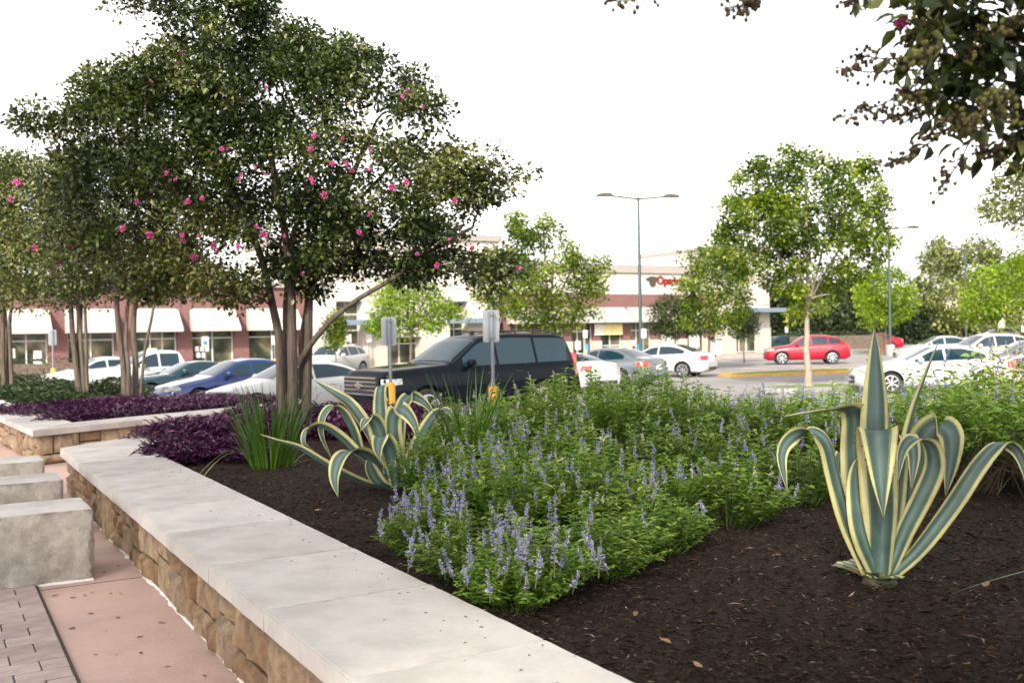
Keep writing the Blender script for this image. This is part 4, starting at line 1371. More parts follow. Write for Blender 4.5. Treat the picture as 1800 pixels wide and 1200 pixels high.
rs = random.Random(21)
LB = {'front': 'blue salvia clump spilling forward beside the limestone cap',
      'mid': 'blue salvia bush in the crowded middle of the mass between the two agaves',
      'white': 'pale flowered salvia bush at the back of the mass near the black vehicle',
      'rear': 'blue spiked salvia bush at the back of the mass before the parking lot',
      'left': 'fine leaved salvia bush with pale spikes touching the left agave'}
spots = []
def sal(px, py, h, kind, nsp, s=1.0):
    g = gnd(px, py, BEDZ); spots.append((g.x, g.y, h, kind, nsp, s))
# photo rows of the plant bases from front to back
for px, py, h, s in ((835, 1020, .62, .62), (745, 975, .55, .50), (930, 1048, .60, .66), (1060, 1010, .62, .66), (905, 1066, .5, .5), (790, 935, .72, .62), (1150, 975, .62, .62)): sal(px, py, h, 'front', 30 if px < 1000 else 7, s)
for px, py, h, s in ((900, 945, .95, .8), (1030, 930, .95, .85), (1180, 930, .9, .75), (1290, 925, .8, .7), (880, 880, .95, .8), (1000, 860, 1.0, .9), (1140, 862, 1.0, .95), (1270, 870, 1.0, .9), (1400, 885, .85, .8)): sal(px, py, h, 'mid', 34 if px < 1100 else 14, s)
for px, py, h, s in ((960, 800, 1.30, 1.0), (1090, 795, 1.36, 1.0), (1210, 800, 1.28, 1.0), (1020, 760, 1.40, 1.1), (1140, 755, 1.42, 1.1), (900, 790, 1.25, .9)): sal(px, py, h, 'white', 24, s)
for px, py, h, s in ((1330, 800, 1.05, 1.0), (1430, 800, 1.0, 1.0), (1510, 795, .95, 1.0), (1380, 765, 1.0, 1.1), (1480, 762, 1.0, 1.1), (1260, 765, 1.0, 1.1), (1590, 790, 1.0, 1.0), (1660, 775, 1.0, 1.0)): sal(px, py, h, 'rear', 20, s)
for px, py, h, s in ((745, 868, .85, .55), (800, 845, 1.0, .66), (785, 815, 1.1, .62), (860, 815, 1.15, .75)): sal(px, py, h, 'left', 16, s)
for i, (x, y, h, kind, nsp, s) in enumerate(spots):
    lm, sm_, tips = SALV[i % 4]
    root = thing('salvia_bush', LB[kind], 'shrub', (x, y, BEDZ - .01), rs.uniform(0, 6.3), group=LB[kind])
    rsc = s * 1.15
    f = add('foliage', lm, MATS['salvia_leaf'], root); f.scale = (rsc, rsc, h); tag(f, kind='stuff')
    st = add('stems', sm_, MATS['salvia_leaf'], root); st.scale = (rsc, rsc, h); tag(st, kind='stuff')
    sel = rs.sample(range(len(tips)), min(nsp, len(tips)))
    for k in sel:
        tp, dr = tips[k]
        wh = kind == 'white' or (kind == 'left' and rs.random() < .75) or (kind == 'mid' and rs.random() < .15)
        me = rs.choice(WSPK if wh else SPK)
        o = add('flower_spike', me, MATS['white_spike' if wh else 'salvia_spike'], root, (tp[0] * rsc, tp[1] * rsc, tp[2] * h - .03), (rs.uniform(-.3, .3), rs.uniform(-.3, .3), rs.uniform(0, 6)))
        o.scale = (rs.uniform(.6, 1.0) * (.95 if kind != 'rear' else 1.15),) * 3

# green bushes on the right, leafy above and bare-stemmed below
GB = salvia_mesh(140, .5, .62, 70, 9, .075)
def twig_mesh(seed, rad, h, n):
    rg = random.Random(seed); mb = MB()
    for i in range(n):
        a = rg.uniform(0, 6.28); r0 = rad * .5 * rg.random(); r1 = rad * rg.uniform(.3, 1.1)
        p0 = Vector((math.cos(a) * r0, math.sin(a) * r0, 0)); p2 = Vector((math.cos(a) * r1, math.sin(a) * r1, h * rg.uniform(.4, 1)))
        mb.tube(catmull([p0, (p0 + p2) / 2 + Vector((rg.uniform(-.05, .05), rg.uniform(-.05, .05), .05)), p2], 4), [.004, .0035, .003, .0025, .002], 3, tint=rg.random(), cap=False)
    return mb.mesh('bare_stems')
TW = twig_mesh(3, .45, .5, 150)
LBG = ['leafy green bush with bare lower stems just right of the right agave', 'leafy green bush at the right edge behind the right agave', 'leafy green bush in the second row behind the right agave spike', 'rearmost leafy green bush at the right edge', 'leafy green bush with dark bare stems cut by the right edge']
for i, (px, py, h, s) in enumerate(((1690, 862, .95, .9), (1800, 850, .98, 1.0), (1640, 835, .95, .9), (1760, 810, 1.1, 1.0), (1880, 880, .95, 1.0))):
    g = gnd(px, py, BEDZ)
    root = thing('green_bush', LBG[i], 'shrub', (g.x, g.y, BEDZ - .01), i * 1.3, group='green bushes on the right')
    f = add('foliage', GB[0], MATS['salvia_leaf'], root, (0, 0, .12)); f.scale = (s * 1.08, s * 1.08, h * 1.10); tag(f, kind='stuff')
    st = add('bare_stems', TW, MATS['bare_twig'], root); st.scale = (s * 1.1, s * 1.1, h); tag(st, kind='stuff')
    for k in range(5):
        tp, dr = GB[2][(k * 7 + i * 3) % 70]
        o = add('flower_spike', rs.choice(SPK), MATS['salvia_spike'], root, (tp[0] * s, tp[1] * s, tp[2] * h * 1.1 + .08), (rs.uniform(-.2, .2), rs.uniform(-.2, .2), 0))

# purple heart ground cover
def purple_mesh(seed, rx, ry, h, nst, nl, ls):
    rg = np.random.default_rng(seed)
    P = []; A = []; U = []; S = []; T = []
    for i in range(nst):
        a = rg.uniform(0, 2 * PI); r = rg.random() ** .5
        x, y = math.cos(a) * r * rx, math.sin(a) * r * ry
        hh = h * (1 - .35 * r ** 3) * rg.uniform(.55, 1.1)
        lx, ly = rg.normal(0, .08, 2)
        for k in range(nl):
            f = (k + .7) / nl
            ph = k * 2.4 + rg.normal(0, .5)
            el = rg.uniform(-.1, 1.0) * (.3 + f)
            d = np.array([math.cos(ph), math.sin(ph), el])
            P.append((x + lx * f, y + ly * f, hh * f * .92)); A.append(d); U.append(np.array([-d[0] * el, -d[1] * el, 1]) + rg.normal(0, .25, 3))
            S.append(ls * rg.uniform(.6, 1.2)); T.append(np.clip(.2 + .4 * f + rg.normal(0, .2), 0, 1))
    S = np.array(S)
    return leaves('foliage', np.array(P), np.array(A), np.array(U), S, S * .27, np.array(T), LEAF4)
PUR = [purple_mesh(300 + i, .55, .55, .21, 190, 8, .12) for i in range(3)]
PLB = {0: 'purple heart clump trailing onto the far end of the near limestone cap', 1: 'purple heart clump behind the crape myrtle trunks and left agave', 2: 'purple heart clump along the capped corner of the far planter'}
pspots = [(345, 798, .9, 0), (400, 805, .9, 0), (318, 772, .85, 0), (370, 768, 1.0, 0), (420, 768, 1.0, 0), (330, 758, .8, 0), (455, 762, .9, 0), (385, 757, .9, 0),
          (590, 762, 1.05, 1), (650, 765, 1.05, 1), (705, 768, 1.0, 1), (610, 738, 1.05, 1), (680, 740, 1.05, 1), (745, 752, 1.0, 1), (560, 745, 1.0, 1), (470, 735, 1., 1)]
for i, (px, py, s, k) in enumerate(pspots):
    g = gnd(px, py, BEDZ)
    root = thing('purple_heart', PLB[k], 'ground cover', (g.x, g.y, BEDZ - .02), i * 1.1, group=PLB[k])
    o = add('foliage', PUR[i % 3], MATS['purple_leaf'], root, None, None, (s * 1.0, s * 1.0, s * (1.0 if k == 0 else 1.0))); tag(o, kind='stuff')
for i in range(9):
    u = i / 8
    p = f2(1.5 + i * .42, FW + .68 + .1 * (i % 2))
    root = thing('purple_heart', PLB[2], 'ground cover', (p.x, p.y, .33), i * 1.7, group=PLB[2])
    o = add('foliage', PUR[i % 3], MATS['purple_leaf'], root, None, None, (.95, .95, .85)); tag(o, kind='stuff')
for i in range(14):
    p = f2(1.9 + (i % 5) * .75, FW + 1.5 + .75 * (i // 5))
    root = thing('purple_heart', PLB[2], 'ground cover', (p.x, p.y, .33), i * 1.3, group=PLB[2])
    o = add('foliage', PUR[i % 3], MATS['purple_leaf'], root, None, None, (1, 1, .8)); tag(o, kind='stuff')

# dark shrubs in the far planter
def shrub_mesh(seed, n, ls):
    rg = np.random.default_rng(seed)
    d = rg.normal(0, 1, (n, 3)); d /= np.linalg.norm(d, axis=1, keepdims=True); d[:, 2] = np.abs(d[:, 2])
    r = rg.random(n) ** .35
    lump = np.array([1 + .25 * noise.noise(Vector(x) * 2.5 + Vector((seed, 0, 0))) for x in d])
    pos = d * (r * lump)[:, None]
    s = ls * rg.uniform(.6, 1.3, n)
    return leaves('foliage', pos, d + rg.normal(0, .8, (n, 3)), rg.normal(0, .6, (n, 3)) + np.array([0, 0, .9]), s, s * .5, np.clip(rg.normal(.45, .22, n), 0, 1))
SHR = [shrub_mesh(400 + i, 3500, .11) for i in range(2)]
for i, (px, d, w, h, lb) in enumerate(((65, 21, 1.1, .36, 'dark rounded shrub left of the third crape myrtle'), (195, 20.5, .8, .40, 'dark green shrub between the second and third crape myrtles'), (20, 24, 1.2, .42, 'dark shrub at the left edge under the leftmost crape myrtle'), (120, 20.5, .9, .32, 'dark shrub around the yellow sign post'), (40, 18.5, 1.0, .34, 'low dark shrub just behind the left cap of the far planter'), (95, 17.0, .95, .30, 'low dark shrub behind the corner of the far planter'))):
    root = thing('dark_shrub', lb, 'shrub', (xat(px, d), d, .28), i, group='dark shrubs in the far planter')
    o = add('foliage', SHR[i % 2], MATS['dark_leaf'], root); o.scale = (w, w, h); tag(o, kind='stuff')
    t_ = add('bare_stems', TW, MATS['bare_twig'], root); t_.scale = (w, w, h); tag(t_, kind='stuff')

# strap-leaved clumps (each blade its own piece)
def blade(parent, base, azi, lean, L, w, tint0, rs, mat='strap_leaf', droop=.4):
    n = 7
    V = []; F = []; T = []
    d = Vector((math.cos(azi), math.sin(azi), 0)); s = Vector((-d.y, d.x, 0))
    tw = rs.uniform(-.9, .9)
    p = Vector(base); el = PI / 2 - lean
    pts = []
    for i in range(n + 1):
        pts.append(p.copy())
        p = p + (d * math.cos(el) + Vector((0, 0, math.sin(el)))) * (L / n)
        el -= droop / n * (i / n + .2) * 2
    for i, q in enumerate(pts):
        f = i / n
        ww = w * (1 - f ** 2.2) * .5 + .0006
        a = tw * f + tw
        sd = s * math.cos(a) + d * math.sin(a)
        V += [q - sd * ww, q + (d * -math.sin(a + .0) * 0 + Vector((0, 0, 0))) + s.cross(Vector((0, 0, 1))) * ww * .35, q + sd * ww]
        T += [max(0, min(1, tint0 + .35 * (1 - f) ** 2 - .2 * f))] * 3
    for i in range(n):
        b = i * 3
        F += [(b, b + 1, b + 4, b + 3), (b + 1, b + 2, b + 5, b + 4)]
    me = bpy.data.meshes.new('blade')
    me.from_pydata([tuple(v) for v in V], [], F)
    me.attributes.new('tint', 'FLOAT', 'POINT').data.foreach_set('value', T)
    me.shade_smooth()
    return add('blade', me, MATS[mat], parent)
def strap(label, px, py, n, L, rad, seed, lean=.5, w=.016, d=None):
    g = gnd(px, py, BEDZ) if d is None else Vector((xat(px, d), d, BEDZ))
    rs = random.Random(seed)
    root = thing('strap_leaf_plant', label, 'plant', (g.x, g.y, BEDZ - .01), 0)
    for i in range(n):
        a = rs.uniform(0, 6.283); r = rad * rs.random() ** .5
        blade(root, (math.cos(a) * r, math.sin(a) * r, 0), a + rs.gauss(0, .5), abs(rs.gauss(0, 1)) * lean * .6 + .05, L * rs.uniform(.45, 1.0), w * rs.uniform(.7, 1.25), rs.uniform(.15, .5), rs, droop=rs.uniform(.1, .7))
    for i in range(6):
        a = rs.uniform(0, 6.283)
        blade(root, (math.cos(a) * rad, math.sin(a) * rad, 0), a, rs.uniform(.8, 1.3), L * rs.uniform(.3, .5), w * .8, 1.0, rs, droop=1.2)
    return root
strap('upright strap leaved plant in front of the crape myrtle trunks', 478, 820, 150, .80, .17, 1, .42, .014)
strap('strap leaved plant with long blades rising from the salvia right of the left agave', 825, 840, 95, .86, .13, 2, .6, .017)
g = gnd(1905, 1010, BEDZ)
sp_ = thing('strap_leaf_plant', 'single pale strap blade lying in from the right edge over the mulch', 'plant', (g.x, g.y, BEDZ), 0)
rs = random.Random(4)
tip = gnd(1680, 1070, BEDZ + .03) - g
blade(sp_, (0, 0, .07), math.atan2(tip.y, tip.x), PI / 2 - .05, tip.length + .02, .013, .75, rs, droop=.08)
for k in range(10): blade(sp_, (.1 + rs.uniform(-.05, .05), rs.uniform(-.05, .05), 0), rs.uniform(-1, 1), rs.uniform(.2, .7), .5, .014, .3, rs)
g = gnd(345, 828, CAPZ)
sp_ = thing('strap_leaf_plant', 'two long arching pale blades leaning over purple heart near the cap edge', 'plant', (g.x, g.y, BEDZ), 0)
for k, (az, L) in enumerate(((.45, .52), (.75, .45))):
    blade(sp_, (k * .05, 0, 0), az, .75, L, .012, .8, rs, droop=1.3)

# pale feather grass at the right edge of the lot
rs = random.Random(9)
for i, (px, d) in enumerate(((1760, 9.5), (1795, 9.0), (1830, 9.2))):
    root = thing('feather_grass', ['pale dry feather grass stalks in front of the dark cars at right', 'pale feather grass at the very right edge before the parked cars', 'pale feather grass cut off by the right edge'][i], 'grass', (xat(px, d), d, BEDZ - .02), 0, group='feather grass clumps')
    for k in range(26):
        a = rs.uniform(0, 6.28)
        blade(root, (rs.gauss(0, .06), rs.gauss(0, .06), 0), a, abs(rs.gauss(0, .22)), rs.uniform(.75, 1.02), rs.uniform(.006, .02), rs.uniform(.1, .8), rs, 'dry_grass', droop=.25)

# ------------------------------------------------------------------ variegated agaves (each leaf its own piece)
m, t, b = nt('agave_leaf')
a_ = t.nodes.new('ShaderNodeAttribute'); a_.attribute_name = 'tint'
aa = t.nodes.new('ShaderNodeAttribute'); aa.attribute_name = 'across'
al_ = t.nodes.new('ShaderNodeAttribute'); al_.attribute_name = 'along'
oi = t.nodes.new('ShaderNodeObjectInfo')
m1 = t.nodes.new('ShaderNodeMath'); m1.operation = 'MULTIPLY'; m1.inputs[1].default_value = 7.0; t.links.new(aa.outputs['Fac'], m1.inputs[0])
m2 = t.nodes.new('ShaderNodeMath'); m2.operation = 'MULTIPLY'; m2.inputs[1].default_value = 1.3; t.links.new(al_.outputs['Fac'], m2.inputs[0])
m3 = t.nodes.new('ShaderNodeMath'); m3.operation = 'MULTIPLY'; m3.inputs[1].default_value = 40.0; t.links.new(oi.outputs['Random'], m3.inputs[0])
cv = t.nodes.new('ShaderNodeCombineXYZ')
for s_, k_ in ((m1, 0), (m2, 1), (m3, 2)): t.links.new(s_.outputs[0], cv.inputs[k_])
nz = noise_node(t, 1.0, 4, 0.7, vec=cv.outputs[0])
md = t.nodes.new('ShaderNodeMath'); md.operation = 'MULTIPLY_ADD'; md.inputs[1].default_value = 0.44; 
t.links.new(nz.outputs['Fac'], md.inputs[0])
sb = t.nodes.new('ShaderNodeMath'); sb.operation = 'SUBTRACT'; sb.inputs[1].default_value = 0.20
t.links.new(a_.outputs['Fac'], sb.inputs[0]); t.links.new(sb.outputs[0], md.inputs[2])
r1 = ramp(t, [(0.155, 0.225, 0.215), (0.10, 0.165, 0.15), (0.065, 0.12, 0.10), (0.055, 0.11, 0.08), (0.27, 0.32, 0.19), (0.055, 0.11, 0.07), (0.58, 0.56, 0.29), (0.66, 0.62, 0.31), (0.50, 0.44, 0.15)],
          (0.0, 0.2, 0.42, 0.60, 0.625, 0.65, 0.74, 0.92, 1.0))
t.links.new(md.outputs[0], r1.inputs[0])
n2 = noise_node(t, 4.0, 6, 0.65)
r2 = ramp(t, [(0.62, 0.62, 0.60), (1.0, 1.0, 1.0), (1.2, 1.2, 1.18)], (0.30, 0.5, 0.68)); t.links.new(n2.outputs['Fac'], r2.inputs[0])
t.links.new(mixc(t, 1.0, r1.outputs[0], r2.outputs[0], 'MULTIPLY'), b.inputs['Base Color'])
b.inputs['Roughness'].default_value = 0.42; b.inputs['Specular IOR Level'].default_value = 0.45
tr = t.nodes.new('ShaderNodeBsdfTranslucent'); t.links.new(r1.outputs[0], tr.inputs['Color'])
mx = t.nodes.new('ShaderNodeMixShader'); mx.inputs[0].default_value = 0.10
t.links.new(b.outputs[0], mx.inputs[1]); t.links.new(tr.outputs[0], mx.inputs[2]); t.links.new(mx.outputs[0], t.nodes['Material Output'].inputs['Surface'])
n3 = noise_node(t, 120, 3, .5); bump(t, b, n3.outputs['Fac'], 0.0006)
MATS['agave_leaf'] = m
plain('agave_spine', (0.10, 0.05, 0.03), 0.5)
plain('agave_dry', (0.15, 0.12, 0.07), 0.85, var=.45, vscale=30)
plain('agave_base', (0.10, 0.085, 0.05), 0.9, var=.4, vscale=20)

def agave_leaf(parent, path, width, bdir, cup=0.30, thick=0.014, tip=True, seed=0, tw=0.0, name='leaf', wbase=.62, wmax=.5):
    """path: world points base to tip; bdir: direction of the blade's width; tw: twist along the blade"""
    n = 34
    ps = catmull(path, n)
    # even spacing
    L = [0.0]
    for i in range(n): L.append(L[-1] + (ps[i + 1] - ps[i]).length)
    tot = L[-1]
    bd0 = Vector(bdir).normalized()
    org = Vector(parent.location)
    ts = [-1, -.86, -.68, -.45, -.2, 0, .2, .45, .68, .86, 1]
    V = []; F = []; T = []; TA = []; TL = []
    k = len(ts)
    for i, p in enumerate(ps):
        f = L[i] / tot
        tg = (ps[min(i + 1, n)] - ps[max(i - 1, 0)]).normalized()
        bv = Matrix.Rotation(tw * f, 3, tg) @ bd0
        bv = (bv - tg * bv.dot(tg))
        if bv.length < 1e-4: bv = tg.orthogonal()
        bv.normalize()
        nv = tg.cross(bv).normalized()
        if f < wmax: w = wbase + (1 - wbase) * math.sin(f / wmax * PI / 2)
        else:
            q = (f - wmax) / (1 - wmax)
            w = (1 - q ** 2.0) if tip else 1.0
        w = max(w, .03) * width * .5
        c = cup * (1.0 - .55 * f)
        th = thick * (1 - .75 * f)
        for tt in ts:
            jag = 1 + (.035 * noise.noise(Vector((f * 60, seed, tt * 3))) if abs(tt) == 1 else 0)
            V.append(p + bv * (tt * w * jag) + nv * (c * w * (tt * tt) * 1.0) - org)
            T.append(abs(tt)); TA.append(tt); TL.append(f)
        for tt in ts:
            V.append(p + bv * (tt * w) + nv * (c * w * (tt * tt) - th * (1 - tt * tt) - .0008) - org)
            T.append(abs(tt)); TA.append(tt); TL.append(f)
    for i in range(n):
        a0, a1 = i * 2 * k, (i + 1) * 2 * k
        for j in range(k - 1):
            F.append((a0 + j, a0 + j + 1, a1 + j + 1, a1 + j))
            F.append((a0 + k + j + 1, a0 + k + j, a1 + k + j, a1 + k + j + 1))
        F.append((a0 + k, a0, a1, a1 + k)); F.append((a0 + k - 1, a0 + 2 * k - 1, a1 + 2 * k - 1, a1 + k - 1))
    F.append(tuple(range(k)) + tuple(range(2 * k - 1, k - 1, -1)))
    me = bpy.data.meshes.new(name)
    me.from_pydata([tuple(v) for v in V], [], F)
    me.attributes.new('tint', 'FLOAT', 'POINT').data.foreach_set('value', T)
    me.attributes.new('across', 'FLOAT', 'POINT').data.foreach_set('value', TA)
    me.attributes.new('along', 'FLOAT', 'POINT').data.foreach_set('value', TL)
    smooth(me, 70)
    o = add(name, me, MATS['agave_leaf'], parent)
    # marginal spines and the tip spine
    mb = MB()
    rs_ = random.Random(seed)
    for i in range(4, n - 1):
        for side in (0, k - 1):
            if rs_.random() < .75:
                q = V[i * 2 * k + side]; q2 = V[i * 2 * k + (1 if side == 0 else k - 2)]
                d = (q - q2).normalized(); s = rs_.uniform(.004, .009) * (width / .12)
                tg = (V[(i + 1) * 2 * k + side] - q).normalized()
                mb.add([q - tg * s * .4, q + tg * s * .4, q + d * s, q + (d.cross(tg)) * s * .3], [(0, 1, 2), (1, 3, 2), (3, 0, 2)])
    e = V[n * 2 * k + k // 2]; tg = (ps[n] - ps[n - 1]).normalized()
    if tip: mb.tube([e - tg * .01, e + tg * .022], [.0022, .0003], 5)
    if mb.v: tag(mb.build('spines', MATS['agave_spine'], o), kind='stuff')
    return o

def agave(label, bx, by, specs, stubs, sc):
    g = gnd(bx, by, BEDZ)
    D = g.y
    root = thing('agave', label, 'agave', (g.x, g.y, BEDZ - .01))
    for i, (pts, wpx, ang, kw) in enumerate(specs):
        path = [at(px, py, D + dz) for px, py, dz in pts]
        w = .92 * wpx * D / FPX
        agave_leaf(root, path, w, (math.cos(R(ang)), math.sin(R(ang)), kw.pop('bz', 0.0)), seed=i + bx, **kw)
    rs_ = random.Random(bx)
    for i in range(stubs):
        a = rs_.uniform(0, 6.28)
        d = Vector((math.cos(a), math.sin(a), 0))
        p0 = g + d * .02 * sc + Vector((0, 0, .01)); p1 = g + d * rs_.uniform(.11, .19) * sc + Vector((0, 0, rs_.uniform(.015, .07)))
        agave_leaf(root, [p0, (p0 + p1) / 2 + Vector((0, 0, .01)), p1], .075 * sc, (-d.y, d.x, 0), tip=False, seed=i, name='cut_leaf', thick=.02)
    for i in range(1, 2):                   # withered outer leaves lying on the mulch
        a = (.1, 1.6, 3.2)[i] + rs_.uniform(-.25, .25); d = Vector((math.cos(a), math.sin(a), 0)); L_ = rs_.uniform(.14, .26) * sc
        pp = [g + d * .04 * sc + Vector((0, 0, .03)), g + d * (.04 + L_ * .4) * sc + Vector((0, 0, .055)), g + d * (.04 + L_ * .8) + Vector((rs_.uniform(-.03, .03), rs_.uniform(-.03, .03), .012)), g + d * (.04 + L_) + Vector((rs_.uniform(-.04, .04), rs_.uniform(-.04, .04), .008))]
        o = agave_leaf(root, pp, rs_.uniform(.035, .06) * sc, (-d.y, d.x, rs_.uniform(-.3, .3)), cup=.9, thick=.004, seed=i + 7, name='withered_leaf', tw=rs_.uniform(-1, 1))
        o.data.materials.clear(); o.data.materials.append(MATS['agave_dry'])
    mb = MB()
    mb.lathe([(0.0, -.03), (.075 * sc, -.03), (.07 * sc, .01), (.05 * sc, .06), (.02 * sc, .12), (0, .13)], 14)
    mb.build('heart', MATS['agave_base'], root, 60)
    return root

# right agave, about a metre tall.  points: (photo x, photo y, metres behind the base)
agave('tall variegated agave with yellow edged leaves on the right mulch', 1546, 1022, [
    ([(1545, 1005, .02), (1542, 900, .05), (1540, 780, .06), (1540, 690, .06), (1537, 577, .05)], 58, 4, dict(cup=.45, wmax=.55)),
    ([(1560, 1000, .05), (1575, 880, .08), (1592, 780, .12), (1612, 700, .17), (1648, 602, .22)], 50, 62, dict(cup=.55, wmax=.4)),
    ([(1530, 1005, .06), (1506, 900, .12), (1500, 800, .14), (1502, 738, .12), (1492, 718, .06), (1440, 722, -.02), (1378, 731, -.1)], 50, 20, dict(cup=.30, bz=.12, tw=-.5)),
    ([(1525, 1005, 0), (1490, 920, -.02), (1468, 840, -.04), (1452, 780, -.06), (1425, 759, -.08), (1392, 768, -.1), (1374, 800, -.12), (1384, 864, -.12)], 44, 28, dict(cup=.28, tw=.35)),
    ([(1546, 1012, -.05), (1549, 900, -.08), (1546, 812, -.085), (1543, 775, -.11), (1542, 757, -.16), (1543, 764, -.21), (1546, 805, -.26), (1549, 855, -.285), (1553, 908, -.29)], 78, 3, dict(cup=.24, wmax=.5)),
    ([(1562, 1005, -.02), (1592, 930, -.05), (1622, 870, -.08), (1642, 820, -.10), (1634, 780, -.12), (1606, 770, -.14), (1586, 792, -.16), (1578, 845, -.18)], 40, -30, dict(cup=.25, tw=-.4)),
    ([(1562, 1000, .08), (1592, 900, .14), (1614, 815, .18), (1628, 765, .18), (1652, 748, .16), (1672, 765, .12), (1672, 810, .09), (1662, 872, .08)], 62, -28, dict(cup=.25)),
    ([(1568, 1010, -.02), (1615, 965, -.05), (1672, 890, -.09), (1722, 815, -.12), (1756, 782, -.14), (1786, 790, -.15), (1803, 830, -.16), (1806, 872, -.16)], 36, -38, dict(cup=.28, tw=-.3)),
    ([(1532, 1000, .10), (1508, 900, .2), (1490, 820, .24), (1482, 797, .22), (1473, 815, .18), (1476, 865, .16)], 34, 15, dict(cup=.3)),
    ([(1556, 1000, .06), (1570, 900, .1), (1576, 820, .13), (1582, 778, .10), (1596, 768, .05), (1606, 800, 0), (1602, 860, -.02)], 44, -20, dict(cup=.3)),
    ([(1540, 1010, -.04), (1514, 940, -.08), (1505, 880, -.06), (1503, 830, .0), (1510, 800, .06)], 40, 25, dict(cup=.4)),
], 9, 1.0)
# left agave, lower and wider
agave('low sprawling variegated agave with curling leaves beside the salvia', 692, 858, [
    ([(688, 850, .05), (655, 770, .12), (620, 715, .18), (588, 690, .22), (550, 667, .26)], 26, -15, dict(cup=.55, bz=.5)),
    ([(685, 850, .05), (640, 810, .05), (622, 760, .05), (604, 726, .03), (585, 714, 0), (568, 732, -.03), (566, 765, -.05), (583, 806, -.05)], 26, -35, dict(cup=.3)),
    ([(685, 852, 0), (640, 810, -.02), (600, 770, -.05), (565, 748, -.08), (540, 754, -.11), (534, 775, -.13), (545, 790, -.14), (563, 805, -.14)], 34, -50, dict(cup=.3, bz=.35)),
    ([(688, 856, -.02), (640, 848, -.07), (580, 820, -.12), (528, 788, -.16), (490, 775, -.18), (458, 763, -.2)], 26, -62, dict(cup=.4, bz=.5)),
    ([(690, 852, -.05), (668, 825, -.12), (645, 800, -.2), (618, 792, -.28), (597, 806, -.34), (588, 838, -.38), (594, 873, -.4)], 42, -25, dict(cup=.25, bz=.15)),
    ([(692, 850, .02), (674, 780, .06), (668, 720, .1), (669, 684, .12), (676, 680, .2), (684, 705, .26)], 30, 0, dict(cup=.3)),
    ([(692, 852, -.02), (678, 800, -.03), (664, 752, -.05), (652, 735, -.1), (640, 742, -.15), (634, 758, -.17)], 40, 18, dict(cup=.25, bz=.3)),
    ([(695, 852, -.02), (697, 800, -.05), (690, 755, -.06), (693, 728, -.08), (708, 720, -.12), (727, 742, -.16), (737, 776, -.18)], 36, -20, dict(cup=.28, bz=.3)),
    ([(697, 855, -.08), (692, 820, -.14), (682, 785, -.18), (670, 768, -.22), (664, 785, -.28), (668, 810, -.3)], 38, 5, dict(cup=.28)),
    ([(698, 848, .1), (700, 780, .2), (704, 725, .28), (718, 697, .34), (738, 702, .38), (755, 718, .4), (764, 740, .4)], 30, 25, dict(cup=.3, bz=.2)),
    ([(700, 852, .1), (726, 800, .25), (748, 755, .35), (768, 726, .42), (788, 722, .45), (800, 745, .45)], 30, 35, dict(cup=.3, bz=.2)),
    ([(690, 856, -.05), (664, 846, -.12), (650, 818, -.16), (652, 800, -.18)], 30, -10, dict(cup=.4)),
], 6, .75)

# ------------------------------------------------------------------ branches of a nearer crape myrtle hanging in at top right
OV = [(1615, -30), (1600, 20), (1585, 45), (1640, 90), (1605, 120), (1625, 160), (1660, 170), (1640, 205), (1690, 225), (1735, 215), (1790, 250), (1900, 260), (2300, 180), (2500, -200), (2100, -500), (1700, -350)]
ov = tree('crape_myrtle', 'dark crape myrtle branches with seed pods hanging in at top right', 2.4, 2350, BEDZ - .02, OV,
     [([(2350, 1330, .3), (2340, 1000, .3), (2330, 700, .3), (2290, 400, .3), (2200, 150, .2), (2050, -100, .1), (1900, -250, 0)], .05, .018),
      ([(2375, 1330, .4), (2390, 900, .4), (2400, 500, .5), (2390, 100, .5), (2300, -300, .4)], .045, .02),
      ([(2330, 1330, .2), (2310, 900, .2), (2260, 500, .15), (2120, 250, .1), (1950, 120, .05), (1820, 70, 0), (1700, 60, 0)], .04, .008)],
     'crape_leaf', 'crape_bark', 520, 13, 0.055, 0.050, 0.55, 91, holes=0.1, branch_n=120, wl=.55, tmpl=LEAF4, flat=1.0, brad=.25)
def pod(mb, p, r_, tint):
    t_ = (1 + 5 ** .5) / 2
    vs = [Vector(v).normalized() * r_ for v in ((-1, t_, 0), (1, t_, 0), (-1, -t_, 0), (1, -t_, 0), (0, -1, t_), (0, 1, t_), (0, -1, -t_), (0, 1, -t_), (t_, 0, -1), (t_, 0, 1), (-t_, 0, -1), (-t_, 0, 1))]
    fs = [(0, 11, 5), (0, 5, 1), (0, 1, 7), (0, 7, 10), (0, 10, 11), (1, 5, 9), (5, 11, 4), (11, 10, 2), (10, 7, 6), (7, 1, 8), (3, 9, 4), (3, 4, 2), (3, 2, 6), (3, 6, 8), (3, 8, 9), (4, 9, 5), (2, 4, 11), (6, 2, 10), (8, 6, 7), (9, 8, 1)]
    mb.add([p + Vector((v.x, v.y, v.z * 1.2)) for v in vs], fs, tint)
rs = random.Random(17)
base = Vector(ov.location)
KEEP = ((1660, 60), (1712, 235), (1800, 215), (1780, 260))
EXTRA = []
for k in range(11):
    sx = rs.uniform(1640, 1830); sy = rs.uniform(-10, 225); a = rs.uniform(2.2, 4.4)
    EXTRA.append((sx, sy, sx + 65 * math.cos(a), sy - 45 * math.sin(a) * .8, rs.uniform(2.05, 2.3)))
